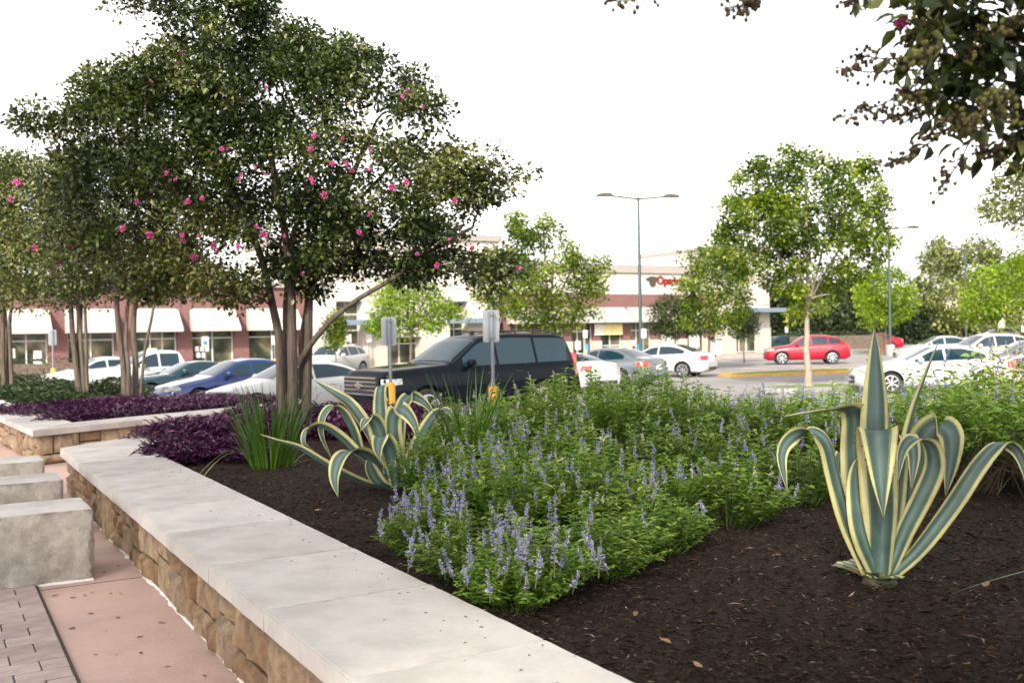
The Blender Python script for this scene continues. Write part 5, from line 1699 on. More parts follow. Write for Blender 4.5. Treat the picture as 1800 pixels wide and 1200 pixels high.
for (sx, sy, ex, ey, d) in tuple(EXTRA) + ((1600, 118, 1466, 118, 2.3), (1620, 95, 1500, 95, 2.4), (1610, 150, 1474, 206, 2.25), (1650, 170, 1535, 215, 2.3), (1680, 215, 1550, 292, 2.3), (1712, 235, 1645, 340, 2.2), (1800, 215, 1748, 272, 2.3),
                            (1660, 60, 1585, 66, 2.4), (1165, -25, 1070, 3, 2.2), (1350, -20, 1280, 14, 2.2), (1330, -30, 1308, 20, 2.25), (1530, -20, 1478, 4, 2.2), (1660, 160, 1575, 155, 2.3), (1720, 190, 1625, 240, 2.35), (1780, 260, 1715, 255, 2.3), (1640, 20, 1570, 45, 2.4)):
    mb = MB()
    inner_ = sx > 1600 and (sx - ex) < 80 and ey < 235 and (sx, sy) not in KEEP
    a, e = at(sx, sy, d + .08), at(ex, ey, d)
    path = catmull([a, a.lerp(e, .5) + Vector((0, 0, -.012)), e], 10)
    mb.tube([p - base for p in path], [.0028 - .0012 * i / 10 for i in range(11)], 4, tint=.2, cap=False)
    L = (e - a).length
    n = int(10 + L * 120)
    for k in range(n):
        f = rs.uniform(.15, 1.0) ** .8
        u = f * 10; j = min(int(u), 9); p = path[j].lerp(path[j + 1], u - j)
        dr = Vector((rs.gauss(0, 1), rs.gauss(0, 1), rs.gauss(0, 1) - .2)).normalized()
        ln = rs.uniform(.008, .034) * (1.15 - .5 * f)
        q = p + dr * ln
        mb.tube([p - base, q - base], [.0014, .0012], 3, tint=.15, cap=False)
        pod(mb, q + dr * .003 - base, rs.uniform(.0042, .0062), rs.uniform(.55, 1) if inner_ else rs.uniform(0, .8))
    mb.build('seed_panicle', MATS['seed_pod'], ov)
    n = 2 if inner_ else (4 if ex > 1400 else 1)
    P = np.array([tuple(path[rs.randrange(1, 6)] - base) for _ in range(n)])
    rg = np.random.default_rng(int(ex))
    me = leaves('twig_leaves', P, rg.normal(0, 1, (n, 3)) + np.array([-.3, 0, -.6]), rg.normal(0, 1, (n, 3)), rg.uniform(.035, .055, n), rg.uniform(.018, .028, n), rg.uniform(.2, .7, n), LEAF4)
    tag(add('twig_leaves', me, MATS['crape_leaf'], ov), kind='stuff')
for px, py, s in ((1588, 38, .26), (1580, 42, .2), (1705, 218, .14)):
    add('blossom', BLOSSOM[1], MATS['crape_flower'], ov, at(px, py, 2.38) - base, (1, 2, 0), s)

# ------------------------------------------------------------------ fallen leaves
def flat_leaf(seed):
    rg = random.Random(seed); mb = MB()
    V = [(0, 0, 0)]; n = 10
    for i in range(n):
        a = 2 * PI * i / n; r_ = .014 * (1 + .45 * abs(math.cos(a)) + rg.uniform(-.25, .25))
        V.append((math.cos(a) * r_ * 1.2, math.sin(a) * r_ * .7, rg.uniform(0, .008)))
    mb.add(V, [(0, 1 + i, 1 + (i + 1) % n) for i in range(n)], tint=rg.random())
    return mb.mesh('fallen_leaf')
FL = [flat_leaf(i) for i in range(5)]
rs = random.Random(2)
for (px, py) in ((97, 1046), (128, 1050), (149, 1046), (195, 1043), (212, 1043), (162, 1041), (160, 1078), (207, 1085), (284, 1094), (246, 1119), (127, 1104), (248, 1147), (269, 1001), (184, 1005), (208, 994), (162, 970), (187, 1108), (168, 1150), (295, 1171), (359, 1187), (205, 1150)):
    g = gnd(px, py, .002)
    o = add('fallen_leaf', FL[rs.randrange(5)], MATS['fallen_leaf'], None, (g.x, g.y, .003), (rs.uniform(-.1, .1), rs.uniform(-.1, .1), rs.uniform(0, 6)), rs.uniform(.45, .95))
    tag(o, 'small dry fallen leaf lying on the pink paving beside the wall', 'leaf', 'fallen leaves on the paving')
for (px, py) in ((1352, 1057), (1117, 1078), (1662, 1017), (1733, 1031), (1170, 1130), (1227, 1178), (1700, 1180), (1460, 1060), (1340, 1012), (1365, 983), (540, 870), (560, 900), (590, 905), (650, 910)):
    g = gnd(px, py, BEDZ)
    o = add('fallen_leaf', FL[rs.randrange(5)], MATS['fallen_leaf'], None, (g.x, g.y, bedz(g.x, g.y) + .014), (rs.uniform(-.3, .3), rs.uniform(-.3, .3), rs.uniform(0, 6)), rs.uniform(.5, 1.0))
    tag(o, 'small pale fallen leaf lying on the dark mulch', 'leaf', 'fallen leaves on the mulch')

# ------------------------------------------------------------------ vehicles
plain('tyre', (0.012, 0.012, 0.012), 0.8)
plain('rim_silver', (0.55, 0.56, 0.58), 0.25, metal=0.9)
plain('dark_trim', (0.012, 0.012, 0.013), 0.55)
plain('chrome', (0.75, 0.76, 0.78), 0.12, metal=1.0)
plain('car_glass', (0.006, 0.022, 0.034), 0.03, spec=.7, ior=1.5)
plain('headlamp', (0.26, 0.265, 0.27), 0.08, coat=1.0, var=.6, vscale=14)
plain('tail_lamp', (0.45, 0.015, 0.02), 0.15, coat=1.0)
plain('plate_white', (0.70, 0.72, 0.72), 0.5)
PAINT = {}
def paint(name, col, metal=0.0, rough=.32):
    PAINT[name] = plain('paint_' + name, col, rough, metal=metal, coat={'black': .4, 'blue': 1.0, 'teal': .8}.get(name, .35), spec=.0 if name == 'black' else .3)
paint('black', (0.002, 0.004, 0.007), rough=.10)
paint('white', (0.44, 0.445, 0.45))
paint('blue', (0.006, 0.025, 0.12), metal=.1, rough=.2)
paint('teal', (0.006, 0.035, 0.05), metal=.3, rough=.2)
paint('red', (0.26, 0.006, 0.02))
paint('grey', (0.20, 0.22, 0.25), metal=.6)
paint('silver', (0.48, 0.48, 0.47), metal=.6)
paint('champagne', (0.55, 0.50, 0.45), metal=.4)

def interp(tab, x):
    xs = [p[0] for p in tab]; ys = [p[1] for p in tab]
    return np.interp(x, xs, ys)
def soft(tab, x, w=.07):
    return np.mean([interp(tab, x + k * w) for k in (-1, -.5, 0, .5, 1)], axis=0)

TYPES = {
 'sedan': dict(L=4.75, axles=(.93, 3.68), wr=.325, top=[(0, .52), (.04, .64), (.2, .74), (.7, .86), (1.3, .97), (1.42, 1.0), (2.2, 1.39), (2.6, 1.45), (3.1, 1.44), (3.5, 1.35), (4.1, 1.10), (4.5, 1.06), (4.68, 1.0), (4.75, .7)],
    belt=[(0, .46), (.1, .60), (.5, .72), (1.35, .90), (3.9, 1.0), (4.5, .96), (4.75, .62)], bot=[(0, .26), (.15, .19), (4.5, .21), (4.75, .32)],
    wid=[(0, .52), (.06, .66), (.25, .80), (.7, .885), (1.2, .90), (3.6, .90), (4.3, .86), (4.6, .78), (4.75, .62)],
    edge=[(0, .42), (.25, .66), (1.35, .78), (2.3, .58), (3.2, .57), (4.1, .70), (4.6, .66), (4.75, .5)], ws=(1.42, 2.22), rw=(3.28, 4.08), win=(1.62, 3.78), pil=(2.55,), hl=(.03, .42, .60, .74), tl=(4.35, 4.735, .74, .94), belt_win=.05),
 'coupe': dict(L=4.75, axles=(.98, 3.70), wr=.34, top=[(0, .55), (.03, .68), (.2, .78), (.7, .89), (1.4, .96), (1.65, .98), (2.35, 1.30), (2.7, 1.35), (3.1, 1.33), (3.6, 1.2), (4.1, 1.04), (4.5, 1.03), (4.7, .98), (4.75, .7)],
    belt=[(0, .48), (.1, .64), (.5, .76), (1.5, .91), (3.9, .98), (4.5, .96), (4.75, .62)], bot=[(0, .24), (.15, .18), (4.5, .2), (4.75, .32)],
    wid=[(0, .6), (.06, .74), (.25, .86), (.7, .93), (1.2, .93), (2.4, .90), (3.6, .94), (4.3, .9), (4.65, .8), (4.75, .66)],
    edge=[(0, .48), (.25, .7), (1.5, .80), (2.4, .56), (3.1, .55), (4.1, .72), (4.6, .68), (4.75, .5)], ws=(1.66, 2.36), rw=(3.2, 4.0), win=(1.88, 3.5), pil=(), hl=(.02, .32, .66, .78), tl=(4.5, 4.735, .76, .94), belt_win=.04),
 'suv': dict(L=5.2, axles=(.98, 3.95), wr=.41, top=[(0, .62), (.02, 1.10), (.10, 1.19), (.35, 1.23), (1.4, 1.30), (1.62, 1.32), (2.32, 1.80), (2.6, 1.89), (3.2, 1.93), (4.6, 1.90), (4.85, 1.84), (5.05, 1.25), (5.17, 1.15), (5.2, .8)],
    belt=[(0, .58), (.04, 1.05), (.4, 1.13), (1.5, 1.20), (4.8, 1.24), (5.1, 1.14), (5.2, .7)], bot=[(0, .38), (.12, .27), (4.9, .32), (5.2, .45)],
    wid=[(0, .80), (.04, .90), (.2, .97), (.6, 1.01), (1.2, 1.02), (4.4, 1.02), (4.9, .97), (5.12, .90), (5.2, .82)],
    edge=[(0, .72), (.15, .86), (1.5, .92), (2.45, .74), (4.5, .73), (4.85, .72), (5.1, .80), (5.2, .7)], ws=(1.64, 2.36), rw=(4.88, 5.04), win=(1.86, 4.86), pil=(2.78, 3.84), hl=(.03, .40, .90, 1.04), tl=(4.93, 5.16, .95, 1.45), belt_win=.05),
 'crossover': dict(L=4.6, axles=(.9, 3.6), wr=.36, top=[(0, .6), (.04, .8), (.2, .92), (.7, 1.02), (1.25, 1.08), (1.35, 1.1), (2.05, 1.55), (2.5, 1.64), (3.3, 1.62), (3.9, 1.52), (4.4, 1.15), (4.55, 1.05), (4.6, .75)],
    belt=[(0, .55), (.1, .76), (.5, .88), (1.35, 1.0), (4.0, 1.12), (4.45, 1.06), (4.6, .68)], bot=[(0, .32), (.15, .24), (4.35, .27), (4.6, .4)],
    wid=[(0, .58), (.06, .74), (.25, .86), (.7, .93), (1.2, .94), (3.6, .94), (4.2, .9), (4.5, .8), (4.6, .66)],
    edge=[(0, .48), (.25, .7), (1.35, .82), (2.2, .64), (3.4, .62), (4.1, .66), (4.5, .7), (4.6, .55)], ws=(1.36, 2.08), rw=(3.92, 4.38), win=(1.56, 4.1), pil=(2.5, 3.4), hl=(.03, .5, .74, .90), tl=(4.15, 4.58, .92, 1.10), belt_win=.05),
 'pickup': dict(L=5.3, axles=(.95, 4.2), wr=.37, top=[(0, .62), (.03, .92), (.12, .99), (.6, 1.06), (1.4, 1.12), (1.6, 1.14), (2.2, 1.58), (2.5, 1.67), (3.3, 1.66), (3.42, 1.6), (3.55, 1.13), (5.1, 1.12), (5.25, 1.08), (5.3, .8)],
    belt=[(0, .56), (.06, .88), (.4, .96), (1.5, 1.04), (3.4, 1.07), (5.1, 1.06), (5.3, .75)], bot=[(0, .4), (.12, .32), (5.0, .36), (5.3, .46)],
    wid=[(0, .72), (.05, .84), (.25, .91), (.7, .94), (5.0, .94), (5.2, .9), (5.3, .82)],
    edge=[(0, .62), (.2, .8), (1.5, .86), (2.3, .66), (3.3, .66), (3.55, .86), (5.1, .88), (5.3, .78)], ws=(1.62, 2.24), rw=(3.44, 3.53), win=(1.82, 3.36), pil=(2.62,), hl=(.03, .34, .74, .90), tl=(5.12, 5.285, .72, 1.02), belt_win=.05),
}
def make_body(kind):
    T = TYPES[kind]; L = T['L']
    xs = np.unique(np.concatenate([np.linspace(0, .3, 8), np.linspace(.3, L - .3, 64), np.linspace(L - .3, L, 8)]))
    xs[0] = 0.0
    def section(x):
        zt = float(soft(T['top'], x)); zbelt = min(float(soft(T['belt'], x)), zt - .03); z0 = float(soft(T['bot'], x))
        w = float(soft(T['wid'], x, .03)); we = min(float(soft(T['edge'], x)), w - .02)
        ze = zt - .045 - .02 * (zt - zbelt)
        if ze < zbelt + .012: ze = zbelt + .012
        ctrl = [(0, z0), (w * .55, z0), (w * .86, z0), (w * .955, z0 + .10), (w * .99, z0 + .30 * (zbelt - z0)), (w * 1.0, z0 + .66 * (zbelt - z0)), (w * .955, zbelt - .03), (w * .925, zbelt), (we + (w * .925 - we) * .5, zbelt + (ze - zbelt) * .52), (we + .01, ze - .015), (we - .06, ze + .03), (we * .5, zt - .004), (0, zt)]
        # corner cutting once keeps creases near the belt
        out = [ctrl[0]]
        for a, c in zip(ctrl[:-1], ctrl[1:]):
            out.append((a[0] * .72 + c[0] * .28, a[1] * .72 + c[1] * .28)); out.append((a[0] * .28 + c[0] * .72, a[1] * .28 + c[1] * .72))
        out.append(ctrl[-1])
        return np.array(out)
    S = [section(x) for x in xs]
    n = len(S[0]); V = []; F = []
    for x, s in zip(xs, S):
        for y, z in s: V.append((L / 2 - x, y, z))
        for y, z in s[1:-1][::-1]: V.append((L / 2 - x, -y, z))
    k = 2 * n - 2
    for i in range(len(xs) - 1):
        for j in range(k): F.append((i * k + j, i * k + (j + 1) % k, (i + 1) * k + (j + 1) % k, (i + 1) * k + j))
    F.append(tuple(range(k - 1, -1, -1))); F.append(tuple((len(xs) - 1) * k + j for j in range(k)))
    me = bpy.data.meshes.new('body'); me.from_pydata(V, [], F); fix_normals(me)
    me.materials.append(MATS['dark_trim']); me.materials.append(MATS['dark_trim'])
    # wheel openings
    cut = MB()
    for ax in T['axles']:
        for sg in (-1, 1):
            w = float(soft(T['wid'], ax))
            cut.lathe([(0, -.16), (T['wr'] * 1.16, -.16), (T['wr'] * 1.16, .16), (0, .16)], 28, 'y', (L / 2 - ax, sg * (w - .08), T['wr'] + .015))
    cm = cut.mesh('cut'); fix_normals(cm); cm.materials.append(MATS['dark_trim']); cm.materials.append(MATS['dark_trim'])
    for p in cm.polygons: p.material_index = 1
    ob = link(bpy.data.objects.new('tmp_body', me)); co = link(bpy.data.objects.new('tmp_cut', cm))
    md_ = ob.modifiers.new('b', 'BOOLEAN'); md_.object = co; md_.operation = 'DIFFERENCE'; md_.solver = 'EXACT'
    bpy.context.view_layer.update()
    res = bpy.data.meshes.new_from_object(ob.evaluated_get(bpy.context.evaluated_depsgraph_get()))
    bpy.data.objects.remove(ob); bpy.data.objects.remove(co)
    smooth(res, 35)
    return res, section

def side_y(section, x, z):
    s = section(x); j = len(s)
    # outer part of the section, from sill up to the roof edge
    zz = s[4:-6, 1]; yy = s[4:-6, 0]
    return float(np.interp(z, zz, yy))
def top_z(section, x, y):
    s = section(x)[-14:][::-1]
    return float(np.interp(abs(y), s[:, 0], s[:, 1]))

def car_meshes(kind):
    T = TYPES[kind]; L = T['L']
    body, sec = make_body(kind)
    M = dict(body=body)
    def X(x): return L / 2 - x
    def side_patch(x0, x1, lo, hi, n=12, off=.008, sg=1, thick=True):
        V = []; F = []
        for i in range(n + 1):
            x = x0 + (x1 - x0) * i / n
            a, c = lo(x), hi(x)
            for k in range(4):
                z = a + (c - a) * k / 3
                V.append((X(x), sg * (side_y(sec, x, z) + off), z))
        for i in range(n):
            for k in range(3): F.append((i * 4 + k, i * 4 + k + 1, i * 4 + k + 5, i * 4 + k + 4))
        mb = MB(); mb.add(V, F); me = mb.mesh('patch'); me.shade_smooth()
        return me
    def top_patch(x0, x1, inset, n=10, off=.008):
        V = []; F = []
        for i in range(n + 1):
            x = x0 + (x1 - x0) * i / n
            w = min(float(soft(T['edge'], x)), float(soft(T['wid'], x, .03)) - .02) - inset
            for k in range(9):
                y = w * (k / 4 - 1)
                V.append((X(x), y, top_z(sec, x, y) + off))
        for i in range(n):
            for k in range(8): F.append((i * 9 + k, i * 9 + k + 1, i * 9 + k + 10, i * 9 + k + 9))
        mb = MB(); mb.add(V, F); me = mb.mesh('patch'); me.shade_smooth()
        return me
    M['windshield'] = top_patch(T['ws'][0] + .03, T['ws'][1], .02)
    M['rear_window'] = top_patch(T['rw'][0], T['rw'][1], .06)
    # side windows between pillars, bounded by the roof edge
    cuts = [T['win'][0]] + list(T['pil']) + [T['win'][1]]
    belt = lambda x: float(soft(T['belt'], x)) + .035
    def roofl(x):
        zt = float(soft(T['top'], x)); zb = float(soft(T['belt'], x))
        return max(belt(x) + .004, zt - .045 - .02 * (zt - zb) - .055)
    M['side_window'] = []
    for i in range(len(cuts) - 1):
        for sg in (-1, 1):
            M['side_window'].append(side_patch(cuts[i] + .035, cuts[i + 1] - .035, belt, roofl, sg=sg))
    M['headlight'] = [side_patch(T['hl'][0], T['hl'][1], lambda x: T['hl'][2] + .10 * (x - T['hl'][0]), lambda x: T['hl'][3] + .02 * (x - T['hl'][0]), 10, .01, sg) for sg in (-1, 1)]
    M['taillight'] = [side_patch(T['tl'][0], T['tl'][1], lambda x: T['tl'][2], lambda x: T['tl'][3], 8, .01, sg) for sg in (-1, 1)]
    M['door_seam'] = []
    xsn = [T['win'][0] - .12] + list(T['pil'])[:1] + ([T['axles'][1] - .42] if len(T['pil']) else [3.0])
    for x in xsn:
        for sg in (-1, 1):
            M['door_seam'].append(side_patch(x - .006, x + .006, lambda q: .36, lambda q: float(soft(T['belt'], q)) + .01, 1, .003, sg))
    M['handle'] = []
    for x in [c - .22 for c in (xsn[1:] if len(xsn) > 1 else xsn)]:
        for sg in (-1, 1):
            z = float(soft(T['belt'], x)) - .13
            mb = MB(); mb.box((X(x), sg * (side_y(sec, x, z) + .018), z), (.20, .03, .028), ch=.008)
            M['handle'].append(mb.mesh('door_handle'))
    M['mirror'] = []
    xm = T['win'][0] + .16; zm = float(soft(T['belt'], xm)) + .10
    for sg in (-1, 1):
        mb = MB(); y = side_y(sec, xm, zm - .08)
        mb.box((X(xm), sg * (y + .13), zm), (.14, .24, .16), ch=.045)
        mb.box((X(xm), sg * (y + .015), zm - .06), (.07, .10, .05), ch=.01)
        M['mirror'].append(mb.mesh('mirror'))
    # grille, lower intake, bumpers, plate
    z0 = float(soft(T['bot'], .02)); zt = float(interp(T['top'], .02))
    wf = float(interp(T['wid'], .02)) * .8
    mb = MB()
    if kind == 'suv':
        mb.box((L / 2 + .012, 0, .90), (.05, wf * 2.05, .40))
        M['grille'] = mb.mesh('grille')
        M['slats'] = []
        for i in range(5):
            q = MB(); q.box((L / 2 + .045, 0, .73 + i * .083), (.03, wf * 2.0, .018), ch=.004); M['slats'].append(q.mesh('grille_bar'))
        q = MB()
        bow = [(-.15, .0), (-.13, .035), (-.055, .035), (-.045, .062), (.055, .062), (.045, .035), (.15, .035), (.15, .0), (.13, -.035), (.055, -.035), (.045, -.062), (-.055, -.062), (-.045, -.035), (-.15, -.035)]
        nb = len(bow)
        q.add([(L / 2 + .085, a, .91 + c) for a, c in bow] + [(L / 2 + .05, a, .91 + c) for a, c in bow], [tuple(range(nb)), tuple(range(2 * nb - 1, nb - 1, -1))] + [(i, nb + i, nb + (i + 1) % nb, (i + 1) % nb) for i in range(nb)])
        M['emblem'] = fix_normals(q.mesh('emblem'))
        q = MB(); q.box((L / 2 - .02, 0, .46), (.14, 1.5, .09), ch=.03); M['bumper'] = q.mesh('bumper')
        M['rails'] = []
        for sg in (-1, 1):
            q = MB(); q.tube([(X(2.75), sg * .66, 1.90), (X(2.9), sg * .66, 1.965), (X(4.4), sg * .66, 1.945), (X(4.55), sg * .66, 1.88)], .018, 6); M['rails'].append(q.mesh('roof_rail'))
        q = MB(); q.box((X(2.75), 0, 1.945), (.16, .05, .07), ch=.02); M['antenna'] = q.mesh('antenna')
    else:
        mb.box((L / 2 + .006, 0, (z0 + zt) / 2 + .06), (.05, wf * 1.1, .11), ch=.02)
        mb.box((L / 2 - .01, 0, z0 + .10), (.06, wf * 1.3, .10), ch=.02)
        M['grille'] = mb.mesh('grille')
    mb = MB(); mb.box((-L / 2 - .006, 0, .78 if kind in ('suv', 'crossover', 'pickup') else .72), (.02, .32, .16)); M['plate'] = mb.mesh('licence_plate')
    mb = MB(); mb.box((-L / 2 + .03, 0, float(interp(T['bot'], L)) + .06), (.10, float(interp(T['wid'], L)) * 1.7, .14), ch=.03); M['rear_trim'] = mb.mesh('bumper')
    # wheels
    r_ = T['wr']; mb = MB()
    mb.lathe([(r_ * .66, -.10), (r_ * .93, -.115), (r_ * .99, -.08), (r_, 0), (r_ * .99, .08), (r_ * .93, .115), (r_ * .66, .10), (r_ * .66, -.10)], 36, 'y')
    M['wheel'] = smooth(mb.mesh('wheel'), 50)
    mb = MB()
    mb.lathe([(r_ * .70, .02), (r_ * .72, .105), (r_ * .66, .108), (r_ * .63, .06), (r_ * .63, .02)], 36, 'y')
    mb.lathe([(0, .085), (r_ * .16, .085), (r_ * .18, .05)], 16, 'y')
    ns = 5 if kind in ('suv',) else (10 if kind == 'coupe' else 7)
    for i in range(ns):
        for dlt in ((-.16, .16) if kind == 'suv' else (0,)):
            a = 2 * PI * i / ns + dlt
            c, s = math.cos(a), math.sin(a)
            ww = .030 if kind == 'suv' else .026
            q = [(r_ * .10, -ww * .8), (r_ * .66, -ww), (r_ * .66, ww), (r_ * .10, ww * .8)]
            P = [(u * c - v * s, .095, u * s + v * c) for u, v in q] + [(u * c - v * s, .055, u * s + v * c) for u, v in q]
            mb.add(P, [(0, 1, 2, 3), (7, 6, 5, 4), (0, 4, 5, 1), (1, 5, 6, 2), (2, 6, 7, 3), (3, 7, 4, 0)])
    M['rim'] = fix_normals(mb.mesh('rim'))
    mb = MB(); mb.lathe([(0, .015), (r_ * .66, .015)], 24, 'y'); M['disc'] = mb.mesh('wheel_backing')
    return M
CARM = {}
def car(name, label, kind, pnt, loc, heading, cat='car', detail=True, second=None, roof=None):
    """heading: (dx, dy) the front points to; loc: centre of the car on the ground"""
    if kind not in CARM: CARM[kind] = car_meshes(kind)
    M = CARM[kind]; T = TYPES[kind]; L = T['L']
    root = thing(name, label, cat, (loc[0], loc[1], loc[2] if len(loc) > 2 else LOTZ), math.atan2(heading[1], heading[0]), group='cars parked in the lot')
    bm_ = M['body'].copy(); bm_.materials[0] = PAINT[pnt]
    body = add('body', bm_, None, root)
    add('windshield', M['windshield'], MATS['car_glass'], root)
    add('rear_window', M['rear_window'], MATS['car_glass'], root)
    for me in M['side_window']: add('side_window', me, MATS['car_glass'], root)
    for me in M['headlight']: add('headlight', me, MATS['headlamp'], root)
    for me in M['taillight']: add('taillight', me, MATS['tail_lamp'], root)
    add('grille', M['grille'], MATS['dark_trim'], root)
    add('licence_plate', M['plate'], MATS['plate_white'], root)
    for i, me in enumerate(M['mirror']):
        m2 = me.copy(); m2.materials.clear(); add('mirror', m2, PAINT[pnt], root)
    if detail:
        for me in M['door_seam']: add('door_seam', me, MATS['dark_trim'], root)
        for me in M['handle']:
            m2 = me.copy(); m2.materials.clear(); add('door_handle', m2, PAINT[pnt] if pnt != 'black' else MATS['dark_trim'], root)
        add('bumper', M['rear_trim'], MATS['dark_trim'], root)
    if kind == 'suv':
        for me in M['slats']: add('grille_bar', me, MATS['chrome'], root)
        add('emblem', M['emblem'], MATS['chrome'], root)
        add('bumper', M['bumper'], MATS['chrome'], root)
        for me in M['rails']: add('roof_rail', me, MATS['dark_trim'], root)
        add('antenna', M['antenna'], MATS['dark_trim'], root)
    for ax in T['axles']:
        w = float(soft(T['wid'], ax))
        for sg in (-1, 1):
            wh = add('wheel', M['wheel'], MATS['tyre'], root, (L / 2 - ax, sg * (w - .125), T['wr']), (0, 0, 0 if sg > 0 else PI))
            add('rim', M['rim'], MATS['rim_silver'], wh)
            add('wheel_backing', M['disc'], MATS['dark_trim'], wh)
    return root, body

def place(kind, wheel_px, d, ang):
    """centre so that the near front wheel hub stands at photo column wheel_px, d metres off; ang = heading in degrees"""
    T = TYPES[kind]; h = Vector((math.cos(R(ang)), math.sin(R(ang)), 0)); s = Vector((-h.y, h.x, 0))
    w = Vector((xat(wheel_px, d), d, 0))
    sg = 1 if s.y < 0 else -1        # side towards the camera
    c = w - s * sg * float(soft(T['wid'], T['axles'][0])) - h * (T['L'] / 2 - T['axles'][0])
    return (c.x, c.y), (h.x, h.y)

c, h = place('suv', 757, 21.6, 180 + 37)
suv, _ = car('parked_suv', 'large glossy black four wheel drive with chrome bar grille facing left', 'suv', 'black', c, h, 'suv')
suv.scale = (1.07, 1.05, 1.07)
c, h = place('sedan', 450, 24.3, 180 + 40)
car('parked_sedan', 'white sedan directly behind the crape myrtle trunks', 'sedan', 'white', c, h)
c, h = place('sedan', 350, 27.6, 180 + 40)
car('parked_sedan', 'blue sedan squeezed between the white sedan and the dark green convertible', 'sedan', 'blue', c, h)
c, h = place('coupe', 264, 30.5, 180 + 38)
cc, bd = car('parked_convertible', 'dark teal convertible with black soft top and spoked wheels', 'coupe', 'teal', c, h, 'car')
c, h = place('pickup', 195, 34.0, 180 + 38)
car('pickup_truck', 'white pickup cab showing above the dark teal convertible', 'pickup', 'white', c, h, 'pickup')
c, h = place('sedan', 107, 35.5, 180 + 38)
car('parked_sedan', 'white sedan at far left behind the yellow based sign post', 'sedan', 'white', c, h)
car('parked_crossover', 'white car roof seen far behind the white sedan near the shops', 'crossover', 'white', (xat(585, 50), 50), (-.4, -.9), detail=False)
# row across the aisle: tails towards the viewer
def rear(kind, px, d, ang):
    """centre so that the middle of the tail stands at photo column px"""
    T = TYPES[kind]; h = Vector((math.cos(R(ang)), math.sin(R(ang)), 0))
    w = Vector((xat(px, d), d, 0)); c = w + h * T['L'] / 2
    return (c.x, c.y), (h.x, h.y)
c, h = rear('coupe', 1062, 32.5, 125)
car('parked_sedan', 'white low car tail just right of the black vehicle', 'coupe', 'white', c, h)
c, h = rear('sedan', 1157, 36.0, 138)
car('parked_sedan', 'grey sedan with red tail lamps, second car right of the black vehicle', 'sedan', 'grey', c, h)
c, h = rear('sedan', 1252, 43.0, 150)
car('parked_sedan', 'white sedan seen from behind beside the yellow kerb', 'sedan', 'white', c, h)
c, h = place('crossover', 1374, 55.5, 170)
car('parked_crossover', 'bright red crossover in the lane behind the pale tree trunk', 'crossover', 'red', c, h)
c, h = place('sedan', 1566, 30.0, 176)
car('parked_sedan', 'white sedan behind the tall agave spike at right', 'sedan', 'white', c, h)
c, h = place('crossover', 1690, 44, 182)
car('parked_suv', 'champagne coloured sport utility roof behind the white sedan at right', 'crossover', 'champagne', c, h, 'suv')
c, h = place('sedan', 1745, 37, 172)
car('parked_sedan', 'dark grey car between the white sedan and the feather grass', 'sedan', 'grey', c, h)
c, h = place('sedan', 1790, 33, 170)
car('parked_sedan', 'dark blue car at the right edge behind feather grass', 'sedan', 'blue', c, h)
c, h = place('sedan', 1508, 84, 175)
car('parked_sedan', 'small red car far off left of the right lamp post', 'sedan', 'red', c, h, detail=False)
c, h = place('sedan', 1608, 56, 170)
car('parked_sedan', 'silver car roof showing above the white sedan at right', 'sedan', 'silver', c, h, detail=False)
c, h = place('pickup', 1632, 128, 2)
car('pickup_truck', 'small white pickup far off under the trees facing right', 'pickup', 'white', c, h, 'pickup', detail=False)
c, h = place('crossover', 1735, 112, 176)
car('parked_crossover', 'small silver car far off at the right in front of pale building', 'crossover', 'silver', c, h, detail=False)
c, h = place('sedan', 1352, 82, 200)
car('parked_sedan', 'dark car nose beside the shop tower corner', 'sedan', 'teal', c, h, detail=False)

# ------------------------------------------------------------------ sign posts, lamps, bollards, bins
plain('sign_metal', (0.36, 0.37, 0.385), 0.4, metal=.6, var=.05)
plain('sign_back', (0.40, 0.42, 0.45), 0.45, metal=.3, var=.08, vscale=8)
plain('post_galv', (0.20, 0.22, 0.24), 0.45, metal=.6, var=.08, vscale=10)
plain('bollard_yellow', (0.75, 0.38, 0.035), 0.5, var=.15, vscale=6)
plain('lamp_pole', (0.05, 0.075, 0.075), 0.45, metal=.4)
plain('lamp_head', (0.09, 0.078, 0.06), 0.4, metal=.4)
plain('sign_white', (0.48, 0.48, 0.48), 0.5)

